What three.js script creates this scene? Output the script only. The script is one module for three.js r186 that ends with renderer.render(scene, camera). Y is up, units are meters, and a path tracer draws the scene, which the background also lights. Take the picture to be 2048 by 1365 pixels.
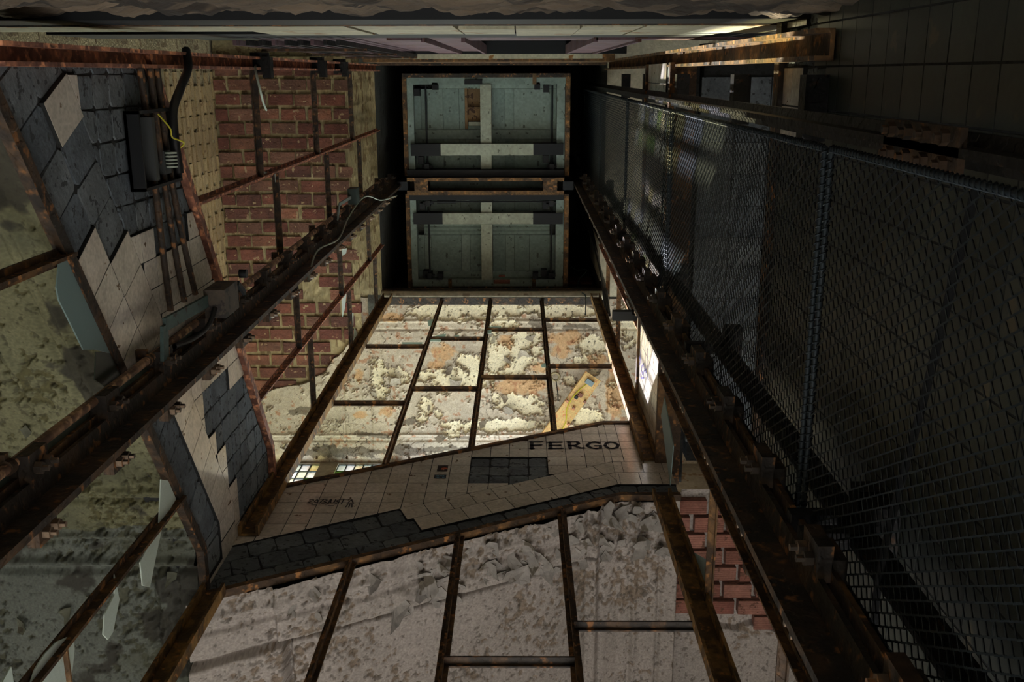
import * as THREE from 'three';
import { mergeGeometries } from 'three/addons/utils/BufferGeometryUtils.js';

// ------------------------------------------------------------------ camera, sky, sun, exposure
const scene = new THREE.Scene();
const LIFT = 1.6;                                     // eye height above the pit floor; all coordinates below are measured from the eye
const camera = new THREE.PerspectiveCamera(2 * Math.atan(682.5 / 1991.7) * 180 / Math.PI, 2048 / 1365, 0.05, 200);
{
  const tilt = 0.26268, yaw = 0.00827;                // looking almost straight up the lift shaft
  const cx = Math.cos(tilt), sx = Math.sin(tilt), cy = Math.cos(yaw), sy = Math.sin(yaw);
  const right = new THREE.Vector3(cy, sy * cx, -sy * sx);
  const up = new THREE.Vector3(0, sx, cx);
  const fwd = new THREE.Vector3(-sy, cy * cx, -cy * sx);
  camera.position.set(0, LIFT, 0);
  camera.quaternion.setFromRotationMatrix(new THREE.Matrix4().makeBasis(right, up, fwd.clone().negate()));
}
camera.updateMatrixWorld();
scene.background = new THREE.Color(0.80, 0.90, 1.0);  // even overcast daylight, reaching the stairwell through the leaded window and the added opening below it
scene.backgroundIntensity = 8.0;
const sun = new THREE.DirectionalLight(0xf8f6ff, 24.0); // comes in low through the leaded window and an added, unseen ground-floor opening below it
sun.position.set(-10.4, 16.0 + LIFT, -14.2); sun.target.position.set(0, 3.6 + LIFT, -1.0);
sun.castShadow = true; sun.shadow.mapSize.set(2048, 2048);
Object.assign(sun.shadow.camera, { left: -12, right: 12, top: 14, bottom: -14, near: 0.5, far: 50 });
scene.add(sun, sun.target);
const renderer = new THREE.WebGLRenderer({ antialias: true });
renderer.toneMapping = THREE.LinearToneMapping;
renderer.toneMappingExposure = 0.94;
renderer.shadowMap.enabled = true;

// ------------------------------------------------------------------ helpers
const V = (x, y, z) => new THREE.Vector3(x, y, z);
let seed = 7;
const rnd = () => { seed = (seed + 0x6D2B79F5) | 0; let t = Math.imul(seed ^ (seed >>> 15), 1 | seed); t = (t + Math.imul(t ^ (t >>> 7), 61 | t)) ^ t; return ((t ^ (t >>> 14)) >>> 0) / 4294967296; };
const rr = (a, b) => a + (b - a) * rnd();
const hash = (x, y) => { let h = Math.imul(x, 374761393) + Math.imul(y, 668265263) | 0; h = Math.imul(h ^ (h >>> 13), 1274126177); return ((h ^ (h >>> 16)) >>> 0) / 4294967296; };
const vnoise = (x, y, p = 0) => {
  const xi = Math.floor(x), yi = Math.floor(y), fx = x - xi, fy = y - yi;
  const w = (i) => p ? ((i % p) + p) % p : i;
  const u = fx * fx * (3 - 2 * fx), v = fy * fy * (3 - 2 * fy), x0 = w(xi), x1 = w(xi + 1), y0 = w(yi), y1 = w(yi + 1);
  const a = hash(x0, y0), b = hash(x1, y0), c = hash(x0, y1), d = hash(x1, y1);
  return a + (b - a) * u + (c - a) * v + (a - b - c + d) * u * v;
};
const fbm = (x, y, o = 4, p = 0) => { let s = 0, a = 0.5, n = 0; for (let i = 0; i < o; i++) { s += a * vnoise(x, y, p); n += a; x = x * 2 + 17; y = y * 2 + 5; p *= 2; a *= 0.5; } return s / n; };
const ss = (a, b, x) => { const t = Math.min(1, Math.max(0, (x - a) / (b - a))); return t * t * (3 - 2 * t); };
const mix = (a, b, t) => a.map((v, i) => v + (b[i] - v) * t);

function texture(w, h, f, srgb = true) {
  const d = new Uint8Array(w * h * 4);
  for (let j = 0; j < h; j++) for (let i = 0; i < w; i++) {
    const c = f((i + 0.5) / w, (j + 0.5) / h), k = (j * w + i) * 4;
    d[k] = Math.max(0, Math.min(255, c[0])); d[k + 1] = Math.max(0, Math.min(255, c[1])); d[k + 2] = Math.max(0, Math.min(255, c[2])); d[k + 3] = 255;
  }
  const t = new THREE.DataTexture(d, w, h, THREE.RGBAFormat);
  t.wrapS = t.wrapT = THREE.RepeatWrapping; t.magFilter = THREE.LinearFilter; t.minFilter = THREE.LinearMipmapLinearFilter; t.generateMipmaps = true;
  if (srgb) t.colorSpace = THREE.SRGBColorSpace;
  t.needsUpdate = true;
  return t;
}
const sized = (t, m) => { t.repeat.set(1 / m, 1 / m); return t; };
const std = (o) => new THREE.MeshStandardMaterial({ roughness: 0.85, metalness: 0, side: THREE.DoubleSide, ...o });

// geometries, all in eye-centred metres
const flat = (g) => { const n = g.index ? g.toNonIndexed() : g; for (const k of Object.keys(n.attributes)) if (!['position', 'normal', 'uv'].includes(k)) n.deleteAttribute(k); return n; };
function metricUV(g) {
  const n = flat(g); n.computeVertexNormals();
  const p = n.attributes.position, nn = n.attributes.normal, uv = new Float32Array(p.count * 2);
  for (let i = 0; i < p.count; i += 3) {
    const ax = Math.abs(nn.getX(i)), ay = Math.abs(nn.getY(i)), az = Math.abs(nn.getZ(i));
    for (let k = i; k < i + 3; k++) {
      const x = p.getX(k), y = p.getY(k), z = p.getZ(k);
      const [u, v] = ax >= ay && ax >= az ? [z, y] : ay >= az ? [x, z] : [x, y];
      uv[k * 2] = u; uv[k * 2 + 1] = v;
    }
  }
  n.setAttribute('uv', new THREE.BufferAttribute(uv, 2));
  return n;
}
const box = (x0, x1, y0, y1, z0, z1) => metricUV(new THREE.BoxGeometry(Math.abs(x1 - x0), Math.abs(y1 - y0), Math.abs(z1 - z0)).translate((x0 + x1) / 2, (y0 + y1) / 2, (z0 + z1) / 2));
// a profile (closed 2D loop in the axes u, v) swept from a to b
function sweep(profile, a, b, u, v) {
  const n = profile.length, pos = [], P = (q, c) => q.clone().addScaledVector(u, c[0]).addScaledVector(v, c[1]);
  for (let i = 0; i < n; i++) {
    const c = profile[i], d = profile[(i + 1) % n], A = P(a, c), B = P(a, d), C = P(b, d), D = P(b, c);
    for (const q of [A, B, C, A, C, D]) pos.push(q.x, q.y, q.z);
  }
  const tri = THREE.ShapeUtils.triangulateShape(profile.map((c) => new THREE.Vector2(c[0], c[1])), []);
  for (const t of tri) { for (const k of t) { const q = P(a, profile[k]); pos.push(q.x, q.y, q.z); } for (const k of [t[0], t[2], t[1]]) { const q = P(b, profile[k]); pos.push(q.x, q.y, q.z); } }
  const g = new THREE.BufferGeometry(); g.setAttribute('position', new THREE.Float32BufferAttribute(pos, 3));
  return metricUV(g);
}
const rectP = (w, h) => [[-w / 2, -h / 2], [w / 2, -h / 2], [w / 2, h / 2], [-w / 2, h / 2]];
function bar(a, b, w, h, hint = V(0, 1, 0)) {
  const d = b.clone().sub(a).normalize(); let u = hint.clone().cross(d); if (u.length() < 1e-3) u = V(1, 0, 0).cross(d); u.normalize();
  return sweep(rectP(w, h), a, b, u, d.clone().cross(u));
}
const tube = (pts, r, seg = 24, rad = 8) => metricUVkeep(new THREE.TubeGeometry(new THREE.CatmullRomCurve3(pts), seg, r, rad, false));
function metricUVkeep(g) { const n = flat(g); const nn = n.attributes.normal.clone(); const q = metricUV(n); q.setAttribute('normal', nn); return q; }
const rod = (a, b, r, rad = 8) => { const g = new THREE.CylinderGeometry(r, r, a.distanceTo(b), rad); g.applyQuaternion(new THREE.Quaternion().setFromUnitVectors(V(0, 1, 0), b.clone().sub(a).normalize())); const m = a.clone().add(b).multiplyScalar(0.5); return metricUVkeep(g.translate(m.x, m.y, m.z)); };
// hexagonal nut or bolt head with its axis along d
const nut = (c, d, r, h) => { const g = new THREE.CylinderGeometry(r, r, h, 6); g.applyQuaternion(new THREE.Quaternion().setFromUnitVectors(V(0, 1, 0), d.clone().normalize())); return metricUV(g.translate(c.x, c.y, c.z)); };
// a flat polygon (3D points in order) thickened along n
function plate(pts, n, th) {
  const N = n.clone().normalize(), u = pts[1].clone().sub(pts[0]).normalize(), v = N.clone().cross(u);
  const prof = pts.map((p) => { const d = p.clone().sub(pts[0]); return [d.dot(u), d.dot(v)]; });
  return sweep(prof, pts[0].clone(), pts[0].clone().addScaledVector(N, th), u, v);
}
const join = (...g) => mergeGeometries(g.flat().map((x) => flat(x)), false);

const taken = new Map();
function numbered(name) { const k = taken.get(name) ?? 0; taken.set(name, k + 1); return k ? `${name}_${String(k).padStart(3, '0')}` : name; }
function dress(o, label, category, group) { o.userData.label = label; o.userData.category = category; if (group) o.userData.group = group; return o; }
function thing(name, label, category, group) { const o = new THREE.Group(); o.name = numbered(name); scene.add(o); return dress(o, label, category, group); }
function part(parent, name, geo, mat, label) { const m = new THREE.Mesh(Array.isArray(geo) ? join(geo) : geo, mat); m.name = name; parent.add(m); if (label) m.userData.label = label; return m; }
function solo(name, geo, mat, label, category, group) { const m = new THREE.Mesh(Array.isArray(geo) ? join(geo) : geo, mat); m.name = numbered(name); scene.add(m); return dress(m, label, category, group); }
function structure(name, label, category) { const o = thing(name, label, category); o.userData.kind = 'structure'; return o; }

// ------------------------------------------------------------------ materials
const rustTex = (dark, mid, bright, k) => sized(texture(512, 512, (u, v) => {
  const a = fbm(u * 8, v * 8, 5, 8), b = fbm(u * 32 + 9, v * 32, 3, 32), c = fbm(u * 22 + 3, v * 22 + 8, 4, 22);
  let col = mix(dark, mid, ss(0.35, 0.62, a)); col = mix(col, bright, ss(k, k + 0.16, c * 0.6 + b * 0.4)); const g = 0.75 + 0.5 * b; return col.map((x) => x * g);
}), 0.6);
const rustBump = sized(texture(256, 256, (u, v) => { const b = 255 * (0.6 * fbm(u * 24, v * 24, 4, 24) + 0.4 * ss(0.45, 0.55, fbm(u * 10, v * 10, 3, 10))); return [b, b, b]; }, false), 0.3);
const rust = std({ map: rustTex([64, 47, 30], [110, 81, 48], [146, 100, 56], 0.56), bumpMap: rustBump, bumpScale: 0.004, roughness: 0.8 });
const postRust = std({ map: rustTex([86, 64, 34], [140, 106, 56], [168, 112, 56], 0.6), bumpMap: rustBump, bumpScale: 0.004, roughness: 0.8 });
const rustPinkLit = std({ map: rustTex([118, 78, 64], [168, 112, 88], [206, 142, 104], 0.50), bumpMap: rustBump, bumpScale: 0.003, roughness: 0.75 });  // pinkish rust with the daylight on these bars put into the colour
const rustDark = std({ map: rustTex([40, 33, 26], [76, 57, 39], [128, 86, 48], 0.56), bumpMap: rustBump, bumpScale: 0.004, roughness: 0.7 });
const steelDark = std({ map: rustTex([16, 17, 18], [30, 29, 28], [66, 46, 30], 0.62), bumpMap: rustBump, bumpScale: 0.003, roughness: 0.55, metalness: 0.3 });
const nutMat = std({ map: rustTex([70, 62, 54], [128, 108, 88], [150, 104, 66], 0.55), roughness: 0.5, metalness: 0.35 });
const blackCable = std({ color: 0x0d0e10, roughness: 0.5 });
const paleWire = std({ color: 0x9ea99a, roughness: 0.6 });
const yellowWire = std({ color: 0xb9b21e, roughness: 0.5 });
const greyTex = (base, spread, spots, size, spotCol, thr) => sized(texture(512, 512, (u, v) => {
  const a = fbm(u * 6, v * 6, 5, 6), b = fbm(u * 48, v * 48, 3, 48), c = fbm(u * spots, v * spots + 4, 4, spots);
  let col = base.map((x) => x * (1 + spread * (a - 0.5) + 0.22 * (b - 0.5))); return mix(col, spotCol, ss(thr, thr + 0.06, c));
}), size);
const fineBump = sized(texture(256, 256, (u, v) => { const b = 255 * fbm(u * 20, v * 20, 5, 20); return [b, b, b]; }, false), 0.25);
const tileMats = [[214, 206, 192], [208, 198, 184], [218, 210, 198], [202, 194, 180]].map((c, i) => new THREE.MeshPhysicalMaterial({ map: greyTex(c, 0.16, 14 + i, 0.5, [120, 100, 80], 0.78), roughness: 0.22, clearcoat: 0.4, clearcoatRoughness: 0.12, side: THREE.DoubleSide }));
const wallTileMats = [[54, 60, 54], [50, 55, 50], [60, 64, 57]].map((c) => new THREE.MeshPhysicalMaterial({ map: greyTex(c, 0.3, 9, 0.6, [84, 76, 60], 0.72), roughness: 0.35, side: THREE.DoubleSide }));  // greenish dark tiles, with the lens falloff on this side put into the colour
const mortarMats = [[98, 106, 111], [90, 98, 104], [105, 112, 115]].map((c) => std({ map: greyTex(c, 0.4, 20, 0.4, [58, 62, 64], 0.66), bumpMap: fineBump, bumpScale: 0.003, roughness: 0.95 }));
const jointMat = std({ map: greyTex([40, 42, 42], 0.3, 16, 0.5, [26, 26, 26], 0.62), bumpMap: fineBump, bumpScale: 0.002, roughness: 0.95 });
const plasterGrey = std({ map: greyTex([150, 140, 126], 0.3, 10, 1.4, [128, 104, 80], 0.66), bumpMap: fineBump, bumpScale: 0.004, roughness: 0.95 });
const plasterPale = std({ map: greyTex([186, 178, 156], 0.2, 12, 1.2, [150, 136, 116], 0.7), bumpMap: fineBump, bumpScale: 0.003, roughness: 0.95 });
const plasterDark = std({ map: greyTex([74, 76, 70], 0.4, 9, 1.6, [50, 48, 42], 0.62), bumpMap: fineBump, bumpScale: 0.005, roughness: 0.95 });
const mortarTan = std({ map: greyTex([148, 134, 102], 0.4, 18, 0.8, [110, 92, 66], 0.6), bumpMap: fineBump, bumpScale: 0.010, roughness: 1 });
const brickMats = [[110, 66, 54], [98, 56, 47], [120, 78, 62], [88, 55, 47], [108, 74, 61]].map((c, i) => std({ map: greyTex(c, 0.5, 11 + i, 0.45, [150, 126, 98], 0.7), bumpMap: fineBump, bumpScale: 0.006, roughness: 0.95 }));
const ribBump = sized(texture(64, 64, (u, v) => { const b = 255 * (0.5 + 0.5 * Math.sin(v * Math.PI * 2 * 6)); return [b, b, b]; }, false), 0.07);
const ribBrick = [[146, 98, 84], [134, 86, 74], [154, 108, 94]].map((c) => std({ map: greyTex(c, 0.35, 14, 0.4, [112, 78, 64], 0.68), bumpMap: ribBump, bumpScale: 0.004, roughness: 0.95 }));
const tanBrick = [[152, 128, 92], [142, 118, 84], [162, 138, 100]].map((c) => std({ map: greyTex(c, 0.3, 14, 0.4, [120, 94, 62], 0.68), bumpMap: fineBump, bumpScale: 0.004, roughness: 1 }));
const carPaint = [[118, 134, 126], [111, 127, 120], [124, 139, 131]].map((c) => std({ map: greyTex(c, 0.22, 26, 0.9, [72, 80, 72], 0.73), roughness: 0.75 }));
const carPale = std({ map: greyTex([150, 155, 138], 0.2, 30, 0.9, [96, 98, 86], 0.74), roughness: 0.75 });
const blackIron = std({ color: 0x14171a, roughness: 0.6, metalness: 0.3 });
const woodBrown = std({ map: greyTex([112, 88, 58], 0.5, 12, 0.5, [62, 40, 24], 0.62), roughness: 0.8 });
const frosted = new THREE.MeshPhysicalMaterial({ color: 0xd4e2d8, roughness: 0.75, transmission: 0.35, thickness: 0, side: THREE.DoubleSide, bumpMap: fineBump, bumpScale: 0.002 });
const tealGlass = new THREE.MeshPhysicalMaterial({ color: 0x7f9a98, roughness: 0.7, transmission: 0.3, thickness: 0, side: THREE.DoubleSide });
const greenGlass = new THREE.MeshPhysicalMaterial({ color: 0x3c4a40, roughness: 0.5, transmission: 0.3, thickness: 0, side: THREE.DoubleSide });
const wireMat = std({ color: 0x232c31, roughness: 0.55, metalness: 0.4 });
const ink = std({ color: 0x15131f, roughness: 0.6 });
const inkViolet = std({ color: 0x2f1a66, roughness: 0.6 });
const doorPaint = std({ map: greyTex([96, 74, 80], 0.4, 12, 0.7, [84, 52, 38], 0.6), roughness: 0.7, bumpMap: fineBump, bumpScale: 0.002 });
const marble = std({ map: greyTex([176, 172, 146], 0.25, 8, 0.6, [140, 96, 44], 0.72), roughness: 0.6 });
const floorMat = std({ map: greyTex([196, 190, 178], 0.2, 12, 1.5, [164, 156, 142], 0.68), roughness: 0.9 });
const lampBoard = std({ map: greyTex([204, 170, 112], 0.2, 40, 0.5, [200, 128, 80], 0.66), roughness: 0.7 });

// ------------------------------------------------------------------ levels of the stairwell
const CE = 9.25;                                      // ceiling of the stairwell; the shaft and the car go on above it
const XL = -1.3, XR = 0.76, ZF = -2.05, ZN = 0.05;    // the four faces of the lift shaft
const WL = -2.77, WR = 2.1, WF = -3.75;               // outer walls
const FLOOR = -1.6;
const baseFar = (x) => x < 0.5 ? 3.66 + 0.5588 * (x + 1.2) : 4.61;
const baseLeft = (s) => 2.48 + 0.645 * Math.min(s, 1.86);

// ------------------------------------------------------------------ outer walls, floors, ceiling slabs
{
  const f = structure('floor', 'pale stone floor of the entrance hall and lift pit', 'floor');
  part(f, 'floor_slab', box(-4, 3, FLOOR - 0.2, FLOOR, -12, 4), floorMat);  // unseen and pale, runs on outside to bounce sun up the shaft
  const wl = structure('wall_left', 'stairwell side wall with bare tan brick near the ceiling', 'wall');
  part(wl, 'masonry', box(WL - 0.25, WL - 0.012, FLOOR, CE + 0.3, WF - 0.25, 3.4), mortarTan);
  // bare narrow bricks of the side wall, courses run away from the lift doors
  let k = 0;
  for (let y = 6.02, r = 0; y < CE - 0.03; y += 0.1, r++) for (let z = 0.02 - (r % 2) * 0.12; z > -2.15; z -= 0.25) {
    const zz = z + rr(-0.01, 0.01), l = 0.235 + rr(-0.015, 0.008), d = rr(-0.004, 0.008);
    if (fbm(zz * 2 + 40, y * 2, 3) > 0.7) continue;
    part(wl, 'brick', box(WL - 0.03, WL + d, y + rr(0, 0.008), y + 0.082 + rr(-0.006, 0.004), zz - l, zz), tanBrick[k++ % 3]);
  }
  const wr = structure('wall_right', 'outer stairwell wall beyond the landing on the mesh side', 'wall');
  part(wr, 'masonry', box(WR, WR + 0.25, FLOOR, CE + 0.3, WF - 0.25, 3.4), plasterGrey);
  const wn = structure('wall_near', 'closed front wall of the entrance hall', 'wall');
  part(wn, 'masonry', box(WL, WR, FLOOR, 2.2, 3.2, 3.4), plasterGrey);
  const hall = structure('ceiling', 'ceiling slab over the entrance hall in front of the lift', 'ceiling');
  part(hall, 'slab', box(WL, WR, 1.95, 2.3, 0.42, 3.4), plasterGrey);
  const up = structure('wall_upper', 'closed landing wall in front of the shaft above the hall', 'wall');
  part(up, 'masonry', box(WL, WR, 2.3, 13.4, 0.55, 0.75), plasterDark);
}

// far wall with the wide leaded window right under the ceiling
const WINY0 = 4.95, WINY1 = 9.24;  // unseen lower part added down to the landing to let the sun in
{
  const wf = structure('wall_far', 'plastered end wall of the stairwell around the leaded window', 'wall');
  part(wf, 'masonry', [box(WL, WR, 0.9, WINY0, WF - 0.25, WF), box(WL, -2.5, FLOOR, 0.9, WF - 0.25, WF), box(1.7, WR, FLOOR, 0.9, WF - 0.25, WF), box(WL, WR, WINY1, CE + 0.3, WF - 0.25, WF), box(WL, -2.62, WINY0, WINY1, WF - 0.25, WF), box(1.0, WR, WINY0, WINY1, WF - 0.25, WF)], plasterGrey);  // unseen gap at ground level added so sun reaches the hall floor
  const w = structure('window_1', 'leaded glass window with yellow, green and clear panes under the ceiling', 'window');
  const clear = [2, 3, 6, 2, 0], frames = [[-2.62, -1.98], [-1.80, -1.30], [-1.14, -0.1], [0.08, 1.0]];
  const glassCol = [0xfff7d0, 0xf3edb8, 0xffffff, 0xe9f2e6, 0xf7e9a0, 0x8fbf4a, 0xfdf6df, 0xe8d28a];
  const panes = glassCol.map((c) => new THREE.MeshPhysicalMaterial({ color: c, transmission: 0.95, roughness: 0.25, thickness: 0, side: THREE.DoubleSide }));
  const lead = std({ color: 0x2b302c, roughness: 0.6, metalness: 0.3 });
  part(w, 'frame', [box(-2.62, 1.0, WINY1 - 0.03, WINY1, WF - 0.08, WF + 0.012), box(-2.62, 1.0, WINY0, WINY0 + 0.06, WF - 0.08, WF + 0.04), box(-1.98, -1.80, WINY0, WINY1, WF - 0.1, WF + 0.02), box(-1.30, -1.14, WINY0, WINY1, WF - 0.1, WF + 0.02), box(-0.1, 0.08, WINY0, WINY1, WF - 0.1, WF + 0.02)], plasterGrey);
  const zones = [];                                    // small leaded quarries high up, larger panes below
  frames.forEach(([a, b], i) => { const top = WINY1 - 0.03, mid = i < 2 ? top - 1.02 : top; if (i < 2) zones.push([a, b, mid, top, 0.09, 0.17]); zones.push([a, b, WINY0 + 0.06, mid, 0.24, 0.42, i > 0]); });
  for (const [a, b, y0, y1, sw, sh, plain] of zones) {
    const cols = Math.round((b - a) / sw), rows = Math.round((y1 - y0) / sh), cw = (b - a) / cols, rh = (y1 - y0) / rows, bars = [];
    for (let i = 0; i <= cols; i++) bars.push(box(a + i * cw - 0.005, a + i * cw + 0.005, y0, y1, WF - 0.012, WF + 0.004));
    for (let j = 0; j <= rows; j++) bars.push(box(a, b, y0 + j * rh - 0.005, y0 + j * rh + 0.005, WF - 0.012, WF + 0.004));
    part(w, 'lead_bars', bars, lead);
    for (let i = 0; i < cols; i++) for (let j = 0; j < rows; j++) {
      if (rnd() < 0.07) continue;                      // broken out
      const g = sw < 0.2 && (i === cols - 1 || i === 0) && rnd() < 0.45 ? 5 : plain ? clear[Math.floor(rnd() * 5)] : Math.floor(rnd() * 5);
      part(w, 'pane', new THREE.PlaneGeometry(cw - 0.008, rh - 0.008).translate(a + (i + 0.5) * cw, y0 + (j + 0.5) * rh, WF - 0.004), panes[g]);
    }
  }
  for (const x of [-2.28, -2.02, -1.72, -1.1]) {                    // rusty hooks on the window head
    solo('window_hook', tube([V(x, WINY1 - 0.02, WF + 0.06), V(x, WINY1 + 0.06, WF + 0.12), V(x + 0.01, WINY1 + 0.10, WF + 0.2), V(x + 0.02, WINY1 + 0.03, WF + 0.24)], 0.012, 14, 6), nutMat, `bent curtain hook over the leaded window, ${['first', 'second', 'third', 'fourth'][[-2.28, -2.02, -1.72, -1.1].indexOf(x)]} from the brick side`, 'hook', 'hooks over the leaded window');
  }
}

// ------------------------------------------------------------------ layered plaster as relief: colour and height from the same matter
function reliefGeometry(nu, nv, at, height, normal) {
  const pos = [], uv = [], idx = [];
  for (let j = 0; j <= nv; j++) for (let i = 0; i <= nu; i++) {
    const u = i / nu, v = j / nv, p = at(u, v).addScaledVector(normal(u, v), height(u, v));
    pos.push(p.x, p.y, p.z); uv.push(u, v);
  }
  for (let j = 0; j < nv; j++) for (let i = 0; i < nu; i++) { const a = j * (nu + 1) + i, b = a + 1, c = a + nu + 1, d = c + 1; idx.push(a, b, d, a, d, c); }
  const g = new THREE.BufferGeometry(); g.setAttribute('position', new THREE.Float32BufferAttribute(pos, 3)); g.setAttribute('uv', new THREE.Float32BufferAttribute(uv, 2)); g.setIndex(idx); g.computeVertexNormals();
  return g;
}
const DOWN = V(0, -1, 0);
const CREAM = [[-0.9,-2.17,0.124,0.064],[-0.99,-2.21,0.083,0.028],[-0.52,-2.17,0.23,0.072],[-0.56,-2.26,0.245,0.022],[-0.49,-2.72,0.112,0.089],[-0.64,-2.87,0.199,0.097],[-0.53,-2.92,0.142,0.059],[-1.37,-2.77,0.061,0.089],[-1.25,-2.79,0.07,0.037],[-1.4,-2.88,0.039,0.112],[-1.14,-2.87,0.056,0.033],[-0.91,-2.85,0.077,0.052],[-0.14,-2.17,0.154,0.064],[0.13,-2.17,0.063,0.043],[0.44,-2.19,0.245,0.058],[-0.17,-2.31,0.112,0.043],[-0.27,-2.62,0.044,0.244],[0.06,-2.48,0.106,0.058],[-0.01,-2.6,0.084,0.074],[0.02,-2.7,0.099,0.081],[-0.08,-2.79,0.107,0.041],[-0.17,-2.63,0.042,0.089],[0.18,-2.59,0.043,0.037],[0.69,-2.54,0.114,0.074],[0.55,-2.7,0.032,0.037],[0.62,-2.66,0.026,0.051],[0.47,-2.9,0.064,0.045],[0.72,-2.81,0.043,0.038],[-0.24,-3.05,0.029,0.037],[-0.03,-3.06,0.057,0.026],[-1.38,-2.85,0.054,0.089],[-1.35,-2.98,0.075,0.09],[-1.15,-2.82,0.056,0.029],[-0.92,-3.17,0.055,0.091],[-0.8,-3.23,0.057,0.034],[-0.97,-3.3,0.043,0.022],[-0.66,-3.35,0.086,0.046],[-0.7,-3.43,0.072,0.031],[-0.69,-2.89,0.084,0.097],[-0.18,-3.35,0.388,0.046],[0.62,-3.24,0.135,0.08],[0.08,-3.15,0.117,0.08],[-0.09,-3.11,0.101,0.071],[1.15,-2.3,0.2,0.2],[1.3,-1.2,0.3,0.9]];
const TAN = [[-0.74,-2.6,0.126,0.081],[-1.23,-2.25,0.083,0.043],[-0.81,-2.72,0.085,0.044],[-0.12,-2.48,0.091,0.051],[0.16,-2.76,0.135,0.059],[0.73,-2.66,0.1,0.051],[0.0,-2.94,0.25,0.082],[0.48,-2.43,0.12,0.058],[0.38,-2.59,0.1,0.066],[-0.11,-2.54,0.063,0.066],[-0.11,-2.76,0.043,0.06],[-1.32,-3.2,0.063,0.053],[-1.56,-3.23,0.064,0.038],[-1.56,-2.81,0.04,0.059],[0.94,-3.01,0.091,0.265],[-0.15,-2.58,0.098,0.068],[0.45,-2.46,0.165,0.068]];
const DIRT_SHADE = [[-1.75, -3.62, 0.5, 0.07], [-1.2, -3.6, 0.3, 0.05], [-0.75, -3.58, 0.25, 0.04], [-1.5, -3.43, 0.18, 0.03], [-0.55, -3.47, 0.12, 0.03], [-1.1, -3.3, 0.1, 0.04], [0.2, -2.33, 0.12, 0.04], [0.55, -2.36, 0.2, 0.03], [-2.1, -3.2, 0.16, 0.05]];   // brown dirt streaks, plus the dimness near the window put into the colour
const blobs = (L, x, z) => { let m = -1.5; for (const [a, b, rx, rz] of L) { const dx = (x - a) / (rx * 1.1), dz = (z - b) / (rz * 1.1); if (Math.abs(dx) > 1.6 || Math.abs(dz) > 1.6) continue; m = Math.max(m, 1 - (dx * dx + dz * dz)); } return m; };
const plasterEdge = (x) => x < -1.69 ? -2.52 - (-1.69 - x) * 0.72 - 0.12 * Math.sin((x + 2.3) * 5) : x < -1.28 ? -2.52 + (x + 1.69) * 0.9 : 1;   // where the plaster has fallen off the bricks
function ceilingLayer(x, z) {
  const wx = 0.10 * (fbm(x * 7 + 1, z * 7, 4) - 0.5) + 0.03 * (fbm(x * 40, z * 40 + 5, 3) - 0.5), wz = 0.10 * (fbm(x * 7 + 50, z * 7 + 9, 4) - 0.5) + 0.03 * (fbm(x * 40 + 8, z * 40, 3) - 0.5);
  const n = fbm(x * 9 + 30, z * 9 + 30, 5) - 0.5, n2 = fbm(x * 26 + 3, z * 26, 4) - 0.5;
  const n3 = fbm(x * 85, z * 85 + 3, 3) - 0.5, bare = 0.30 + 0.85 * blobs(CREAM, x + wx, z + wz) + n * 2.0 + n2 * 1.9 + n3 * 1.5;               // >0: the dirty coat has fallen, cream undercoat shows
  const coat = ss(0.16, 0.0, bare);
  const tanK = ss(-0.35, 0.45, blobs(TAN, x, z) + n * 1.6 + n2 * 1.6);
  const pit = coat < 0.4 ? ss(0.72, 0.78, fbm(x * 60, z * 60 + 7, 3)) : ss(0.79, 0.84, fbm(x * 45, z * 45 + 7, 3));
  const grain = fbm(x * 160, z * 160, 2);
  let grey = mix([188, 174, 154], [160, 149, 134], fbm(x * 4 + 8, z * 4, 4)); grey = mix(grey, [182, 142, 100], tanK * 0.8);
  grey = mix(grey, [148, 98, 70], ss(0.64, 0.74, fbm(x * 22 + 11, z * 22, 4)) * 0.6);
  grey = mix(grey, [96, 86, 74], ss(0.05, 0.22, blobs(DIRT_SHADE, x + wx * 1.5, z + wz) + n * 2.2 + n2 * 1.6) * 0.8);
  const crack = coat > 0.6 ? Math.exp(-Math.pow((fbm(x * 5 + 60, z * 5 + 20, 5) - 0.5) / 0.0045, 2)) * ss(0.48, 0.6, fbm(x * 3, z * 3 + 40, 2)) : 0;
  let c = mix([212, 201, 174], grey, coat); c = mix(c, [62, 54, 46], crack * 0.8); c = mix(c, [70, 64, 54], pit * (coat < 0.4 ? 0.8 : 0.5)); c = c.map((q) => q * (0.86 + 0.28 * grain));
  let h = coat * (0.016 + 0.020 * Math.exp(-Math.pow((bare + 0.05) / 0.22, 2))) - pit * 0.006 - crack * 0.008 + n2 * 0.007 + n * 0.009;
  // run mouldings parallel to the shaft and along the window wall
  for (const [m, w, d] of [[-2.285, 0.012, 0.018], [-2.37, 0.01, -0.014], [-3.44, 0.012, 0.016], [-3.5, 0.012, -0.014]]) h += d * Math.exp(-Math.pow((z - m) / w, 2));
  for (const m of [-1.72, -1.46, 0.86]) h -= 0.012 * Math.exp(-Math.pow((x - m) / 0.008, 2)) * ss(-2.4, -2.5, z);
  return { c, h };
}
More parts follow.
